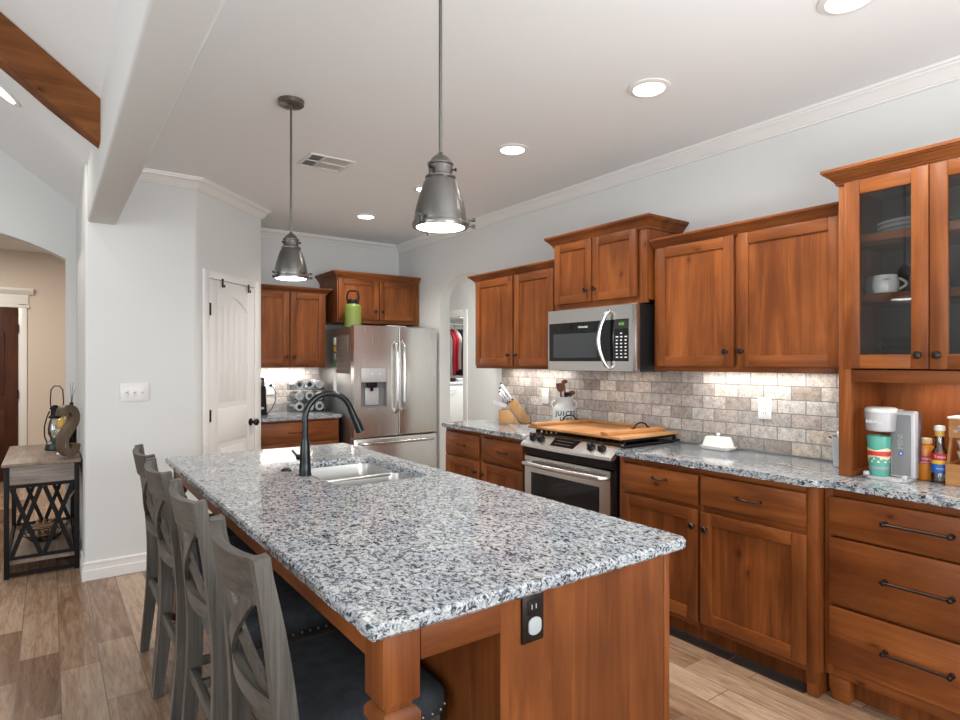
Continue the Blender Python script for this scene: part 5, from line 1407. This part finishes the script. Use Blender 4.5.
for r, z in enumerate((g0 + .055, g0 + .158, g0 + .270)):
    for k in range(3):
        x = 1.962 + .1 * k
        rn, kn_ = ('bottom', 'middle', 'top')[r], ('left', 'centre', 'right')[k]
        t = thing('water_bottle', (x, 5.70, z), '%s bottle lying in the %s row of the clear rack' % (kn_, rn), 'bottle', 'bottles in the clear rack')
        g = G(); g.lathe((x, 5.71, z), [(.030, 0), (.042, .01), (.043, .17), (.03, .185), (0, .185)], 24, (0, 1, 0)); part('body', g, 'bluebottle' if (r + k) % 2 else 'greyceramic', t)
        g = G(); g.lathe((x, 5.71, z), [(.041, -.002), (.042, -.012), (.034, -.016), (.032, -.006), (.0, -.006)], 26, (0, 1, 0)); part('lid', g, 'silver', t)
        g = G(); g.lathe((x, 5.7035, z), [(.021, 0), (.021, -.006), (0, -.007)], 18, (0, 1, 0)); part('spout', g, ('blackplastic', 'greyceramic', 'darkgreen')[(r + k) % 3], t)

# ------------------------------------------------------------------ console table and its decor
ct = thing('console_table', (-.03, 5.42, 0), 'rustic console table with black metal frame against the wall end left of the kitchen', 'console table')
tx0, tx1, ty0, ty1 = -.238, .168, 4.905, 5.935
g = G(); g.box((tx0 - .012, ty0 - .015, .724), (tx1 + .008, ty1, .745), .003); part('table_top', g, 'greywood_y', ct)
for x in (tx0, tx1 - .028):
    for y in (ty0, ty1 - .028):
        g = G(); g.box((x, y, .0005), (x + .028, y + .028, .7235), .001); part('leg', g, 'black', ct)
g = G(); g.box((tx0 + .029, ty0 + .004, .605), (tx1 - .029, ty0 + .020, .722), .001); part('apron', g, 'greywood_x', ct)
g = G(); g.box((tx0 + .029, ty1 - .02, .605), (tx1 - .029, ty1 - .004, .722), .001); part('apron', g, 'greywood_x', ct)
for x in (tx0 + .004, tx1 - .02):
    g = G(); g.box((x, ty0 + .029, .605), (x + .016, ty1 - .029, .722), .001); part('apron', g, 'greywood_y', ct)
for y in (ty0 + .004, ty1 - .022):
    for z0, z1 in ((.582, .602), (.118, .138), (.012, .032)):
        g = G(); g.box((tx0 + .029, y, z0), (tx1 - .029, y + .016, z1)); part('rail', g, 'black', ct)
    w0, w1 = tx0 + .029, tx1 - .029; md_ = (w0 + w1) / 2
    for a, b in ((w0 + .012, md_ - .01), (md_ + .01, w1 - .012)):
        for s in (0, 1):
            xa, xb = (a, b) if s else (b, a)
            g = G(); g.sweep([(xa, y + .004 + .008 * s, .138), (xb, y + .004 + .008 * s, .582)], .026, .006, (1, 0, 0)); part('brace', g, 'black', ct)
for x in (tx0 + .006, tx1 - .022):
    for z0 in (.118, .012):
        g = G(); g.box((x, ty0 + .029, z0), (x + .016, ty1 - .029, z0 + .02)); part('rail', g, 'black', ct)
g = G(); g.box((tx0 + .029, ty0 + .0285, .085), (tx1 - .029, ty1 - .0285, .117)); part('lower_shelf', g, 'greywood_y', ct)
# letter S
lz = .7455
ang = math.radians(24)
sr, su_ = Vector((math.cos(ang), math.sin(ang), 0)), Vector((-math.sin(ang), math.cos(ang), 0))
sc_ = Vector((.104, 4.985, lz))
path = []
R1, R2 = .072, .078
for i in range(13): t = math.radians(15 + (255 - 0) * i / 12); path.append((R1 * math.cos(t) * .80, .268 + R1 * math.sin(t)))
pts2 = []
ctrl = [(.058, .288), (.045, .325), (.010, .338), (-.030, .328), (-.053, .292), (-.048, .250), (-.018, .212), (.022, .172), (.050, .130), (.050, .078), (.022, .040), (-.018, .034), (-.050, .058), (-.058, .095)]
def catmull(P, n=5):
    out = []
    for i in range(len(P) - 1):
        p0, p1, p2, p3 = Vector(P[max(i - 1, 0)]), Vector(P[i]), Vector(P[i + 1]), Vector(P[min(i + 2, len(P) - 1)])
        for k in range(n):
            t = k / n
            out.append(.5 * ((2 * p1) + (-p0 + p2) * t + (2 * p0 - 5 * p1 + 4 * p2 - p3) * t * t + (-p0 + 3 * p1 - 3 * p2 + p3) * t ** 3))
    out.append(Vector(P[-1])); return out
sp = catmull(ctrl)
ls = thing('letter_decoration', sc_, 'brown metal standing letter S on the console table', 'letter decoration')
g = G(); g.sweep([sc_ + sr * -p.x * .66 + Vector((0, 0, p.y + .002)) for p in sp], .075, .05, su_); part('body', g, 'brownS', ls)
g = G(); g.box(sc_ + Vector((-.030, -.047, .075)), sc_ + Vector((-.012, -.0425, .105)), .001)
part('tag', g, 'paper', ls)
# lantern
lx_, ly_ = .035, 5.50
ln = thing('lantern', (lx_, ly_, lz), 'black wire oil lantern with glass globe on the console table', 'lantern')
g = G(); g.lathe((lx_, ly_, lz), [(.062, 0), (.064, .01), (.055, .05), (.035, .062), (.030, .075), (.030, .085), (0, .085)], 24); part('base', g, 'darkgreen', ln)
g = G(); pr_ = [(.028, .086), (.042, .12), (.045, .16), (.036, .21), (.027, .235)]; g.lathe((lx_, ly_, lz), pr_ + [(r - .003, z) for r, z in pr_[::-1]], 24, closed=True); part('globe', g, 'clear', ln)
g = G(); g.lathe((lx_, ly_, lz), [(.030, .236), (.040, .240), (.040, .250), (.028, .262), (.026, .300), (.034, .306), (.030, .320), (.012, .335), (0, .336)], 24); part('chimney_cap', g, 'black', ln)
for s in (-1, 1):
    g = G(); d = Vector((.811, -.585, 0)) * s; c = Vector((lx_, ly_, lz))
    g.tube([c + d * .055 + Vector((0, 0, .04)), c + d * .078 + Vector((0, 0, .10)), c + d * .080 + Vector((0, 0, .17)), c + d * .062 + Vector((0, 0, .24)), c + d * .04 + Vector((0, 0, .29))], .0045, 8); part('side_tube', g, 'black', ln)
g = G(); c = Vector((lx_ + .012, ly_, lz)); e = Vector((.811, -.585, 0))
g.tube([c - e * .038 + Vector((0, 0, .27)), c - e * .050 + Vector((0, 0, .36)), c - e * .044 + Vector((0, 0, .45)), c - e * .02 + Vector((0, 0, .478)), c + e * .02 + Vector((0, 0, .478)), c + e * .044 + Vector((0, 0, .45)), c + e * .050 + Vector((0, 0, .36)), c + e * .038 + Vector((0, 0, .27))], .004, 8); part('bail_handle', g, 'black', ln)
# amber ornament on a white candlestick
qx, qy = .075, 5.22
cs = thing('candlestick', (qx, qy, lz), 'white candlestick half hidden behind the letter S', 'candlestick')
g = G(); g.lathe((qx, qy, lz), [(.035, 0), (.036, .006), (.016, .02), (.012, .06), (.016, .10), (.012, .15), (.026, .170), (.026, .176), (0, .176)], 20); part('stem', g, 'plastic', cs)
g = G(); g.lathe((qx, qy, lz + .1765), [(.012, 0), (.032, .02), (.036, .045), (.026, .072), (.008, .082), (0, .083)], 20); solo('amber_ornament', g, 'gold', (qx, qy, lz + .1765), 'golden rounded ornament on the white candlestick behind the letter S', 'ornament')
# reed diffuser
vx, vy = .140, 5.62
vsn = thing('bud_vase', (vx, vy, lz), 'small dark bottle behind the letter S holding thin twigs', 'vase')
g = G(); g.lathe((vx, vy, lz), [(.03, 0), (.034, .008), (.034, .25), (.022, .29), (.013, .31), (.013, .345), (.009, .345), (.009, .30), (0, .29)], 20); part('body', g, 'bronze', vsn)
for k, (dx, dz) in enumerate(((-.008, .50), (.012, .50), (.030, .46))):
    g = G(); g.tube([(vx, vy, lz + .30), (vx + dx * .3, vy, lz + .40), (vx + dx, vy + .01, lz + dz)], [.0018, .0016, .001], 6); solo('twig', g, 'bronze', (vx, vy, lz + .30), '%s thin twig standing in the dark bottle behind the letter S' % ('leftmost', 'middle', 'rightmost')[k], 'twig', 'twigs in the dark bottle')
# wire bowl with driftwood on the lower shelf
wx, wy, wz = -.03, 5.36, .118
wb = thing('wire_bowl', (wx, wy, wz), 'round wire bowl of driftwood on the lower shelf of the console table', 'bowl')
for r, z, nm in ((.075, .006, 'foot_ring'), (.125, .05, 'middle_ring'), (.150, .11, 'rim')):
    g = G(); g.tube([(wx + r * math.cos(2 * PI * i / 32), wy + r * math.sin(2 * PI * i / 32), wz + z) for i in range(32)], .004, 8, closed=True); part(nm, g, 'bronze', wb)
g = G()
for k in range(18):
    a = 2 * PI * k / 18; g.tube([(wx + r * math.cos(a), wy + r * math.sin(a), wz + z) for r, z in ((.02, .004), (.075, .006), (.125, .05), (.150, .11))], .0022, 6)
part('wires', g, 'bronze', wb)
rr = random.Random(3)
for k in range(16):
    lay, q = divmod(k, 3)
    a = .5 + lay * 1.05; d = Vector((math.cos(a), math.sin(a), 0)); n_ = Vector((-d.y, d.x, 0)); L_ = rr.uniform(.10, .145)
    c = Vector((wx, wy, wz + .038 + .0235 * lay)) + n_ * (q - 1) * .036 + d * rr.uniform(-.015, .015)
    if k == 15: d = Vector((.55, .1, .8)).normalized(); n_ = Vector((0, 1, 0)); L_ = .2; c = Vector((wx + .115, wy + .03, wz + .225))
    g = G(); g.tube([c - d * L_ * .6, c - d * L_ * .2 + n_ * .004, c + d * L_ * .25 - n_ * .003, c + d * L_ * .6 + n_ * .004], [.005, .011, .010, .004], 8)
    solo('driftwood', g, 'driftwood', c, 'piece of pale driftwood heaped in the wire bowl under the console table' if k != 15 else 'longest pale driftwood stick leaning out of the wire bowl', 'driftwood', 'driftwood in the wire bowl' if k != 15 else None)

# ------------------------------------------------------------------ closet beyond the arched doorway
g = G(); g.tube([(4.74, 8.02, 2.0), (6.38, 8.02, 2.0)], .015, 12); solo('closet_rod', g, 'chrome', (5.5, 8.02, 2.0), 'metal hanging rod in the closet beyond the arched doorway', 'rod')
g = G(); g.box((4.73, 7.72, 2.09), (6.39, 8.69, 2.112), .002); solo('closet_shelf', g, 'plastic', (5.5, 8.2, 2.09), 'white shelf above the hanging clothes in the closet', 'shelf')
cols = [('black', (.012, .012, .014)), ('grey', (.20, .21, .21)), ('white', (.62, .62, .60)), ('grey', (.25, .25, .24)), ('red', (.36, .015, .03)), ('red', (.30, .012, .03)), ('pale', (.52, .50, .47)), ('black', (.014, .013, .014)), ('dark', (.035, .035, .04)), ('blue', (.10, .25, .34)), ('black', (.012, .012, .013)), ('grey', (.22, .21, .20)), ('black', (.015, .014, .014)), ('brown', (.16, .09, .05))]
ordn = ['first', 'second', 'third', 'fourth', 'fifth', 'sixth', 'seventh', 'eighth', 'ninth', 'tenth', 'eleventh', 'twelfth', 'thirteenth', 'fourteenth']
for k, (nm, c_) in enumerate(cols):
    x = 4.93 + .058 * k; mk = 'cloth_%d' % k
    M[mk] = plain('cloth_' + nm, c_, .9)
    t = thing('hanging_shirt', (x, 8.02, 1.2), '%s garment on a hanger, %s from the door side of the closet rod' % (nm, ordn[k]), 'garment', 'clothes on the closet rod')
    rr = random.Random(k); bot = 1.16 + rr.uniform(-.02, .16)
    n = 10; sec = []
    for i in range(9):
        z = 1.93 - (1.93 - bot) * i / 8
        hw = (.07, .17, .21, .20, .195, .19, .195, .20, .205)[i]; th = .018 + .006 * math.sin(i * 1.3 + k)
        sec.append([(x + th * math.cos(2 * PI * q / 16) + .006 * math.sin(3 * (2 * PI * q / 16) + i * .4 + k), 8.02 + hw * math.sin(2 * PI * q / 16), z - (.02 * abs(math.sin(2 * PI * q / 16)) if i < 2 else 0)) for q in range(16)])
    g = G(); g.rings(sec); part('garment', g, mk, t)
    g = G(); g.tube([(x, 8.02, 1.925), (x, 8.02, 1.975), (x, 8.032, 1.995), (x, 8.036, 2.012), (x, 8.02, 2.022), (x, 8.006, 2.014)], .003, 6); part('hanger', g, 'red' if k % 3 == 0 else 'plastic', t)
dr = thing('storage_chest', (5.5, 8.3, 0), 'grey chest of drawers under the hanging clothes in the closet', 'drawers')
g = G(); g.box((4.76, 7.80, .005), (6.38, 8.66, 1.05), .004); part('body', g, 'wall', dr)
g = G(); g.box((4.75, 7.775, 1.051), (6.39, 8.66, 1.09), .003); part('top', g, 'plastic', dr)
for k in range(3):
    g = G(); g.box((4.78 + .53 * k, 7.782, .10), (5.29 + .53 * k, 7.799, 1.03), .003); d_ = part('drawer_front', g, 'wall', dr)
    g = G(); xx = 5.035 + .53 * k; g.tube([(xx - .12, 7.782, .98), (xx - .1, 7.765, .965), (xx, 7.76, .95), (xx + .1, 7.765, .965), (xx + .12, 7.782, .98)], .006, 8); part('pull', g, 'chrome', d_)
for k, (xx, mt, lab) in enumerate(((5.06, 'black', 'black folded clothes under the hanging shirts'), (5.30, 'pail', 'grey folded clothes beside the black pile in the closet'), (5.52, 'darkgreen', 'dark folded clothes at the right of the closet chest'))):
    g = G(); g.box((xx - .105, 7.80, 1.0905), (xx + .105, 8.15, 1.155 - .01 * k), .02, 3); solo('folded_clothes', g, mt, (xx, 7.97, 1.0905), lab, 'clothes')

# lamps of the hall, passage and closet
area('hall_lamp', (-.8, 7.4, 2.70), (-.8, 7.4, 0), .5, .5, 42, (1, .90, .78))
area('passage_lamp', (3.95, 5.3, 2.64), (3.95, 5.3, 0), .4, .4, 36, (1, .97, .93))
area('closet_lamp', (5.4, 7.3, 2.64), (5.4, 7.3, 0), .4, .4, 45, (1, .97, .93))
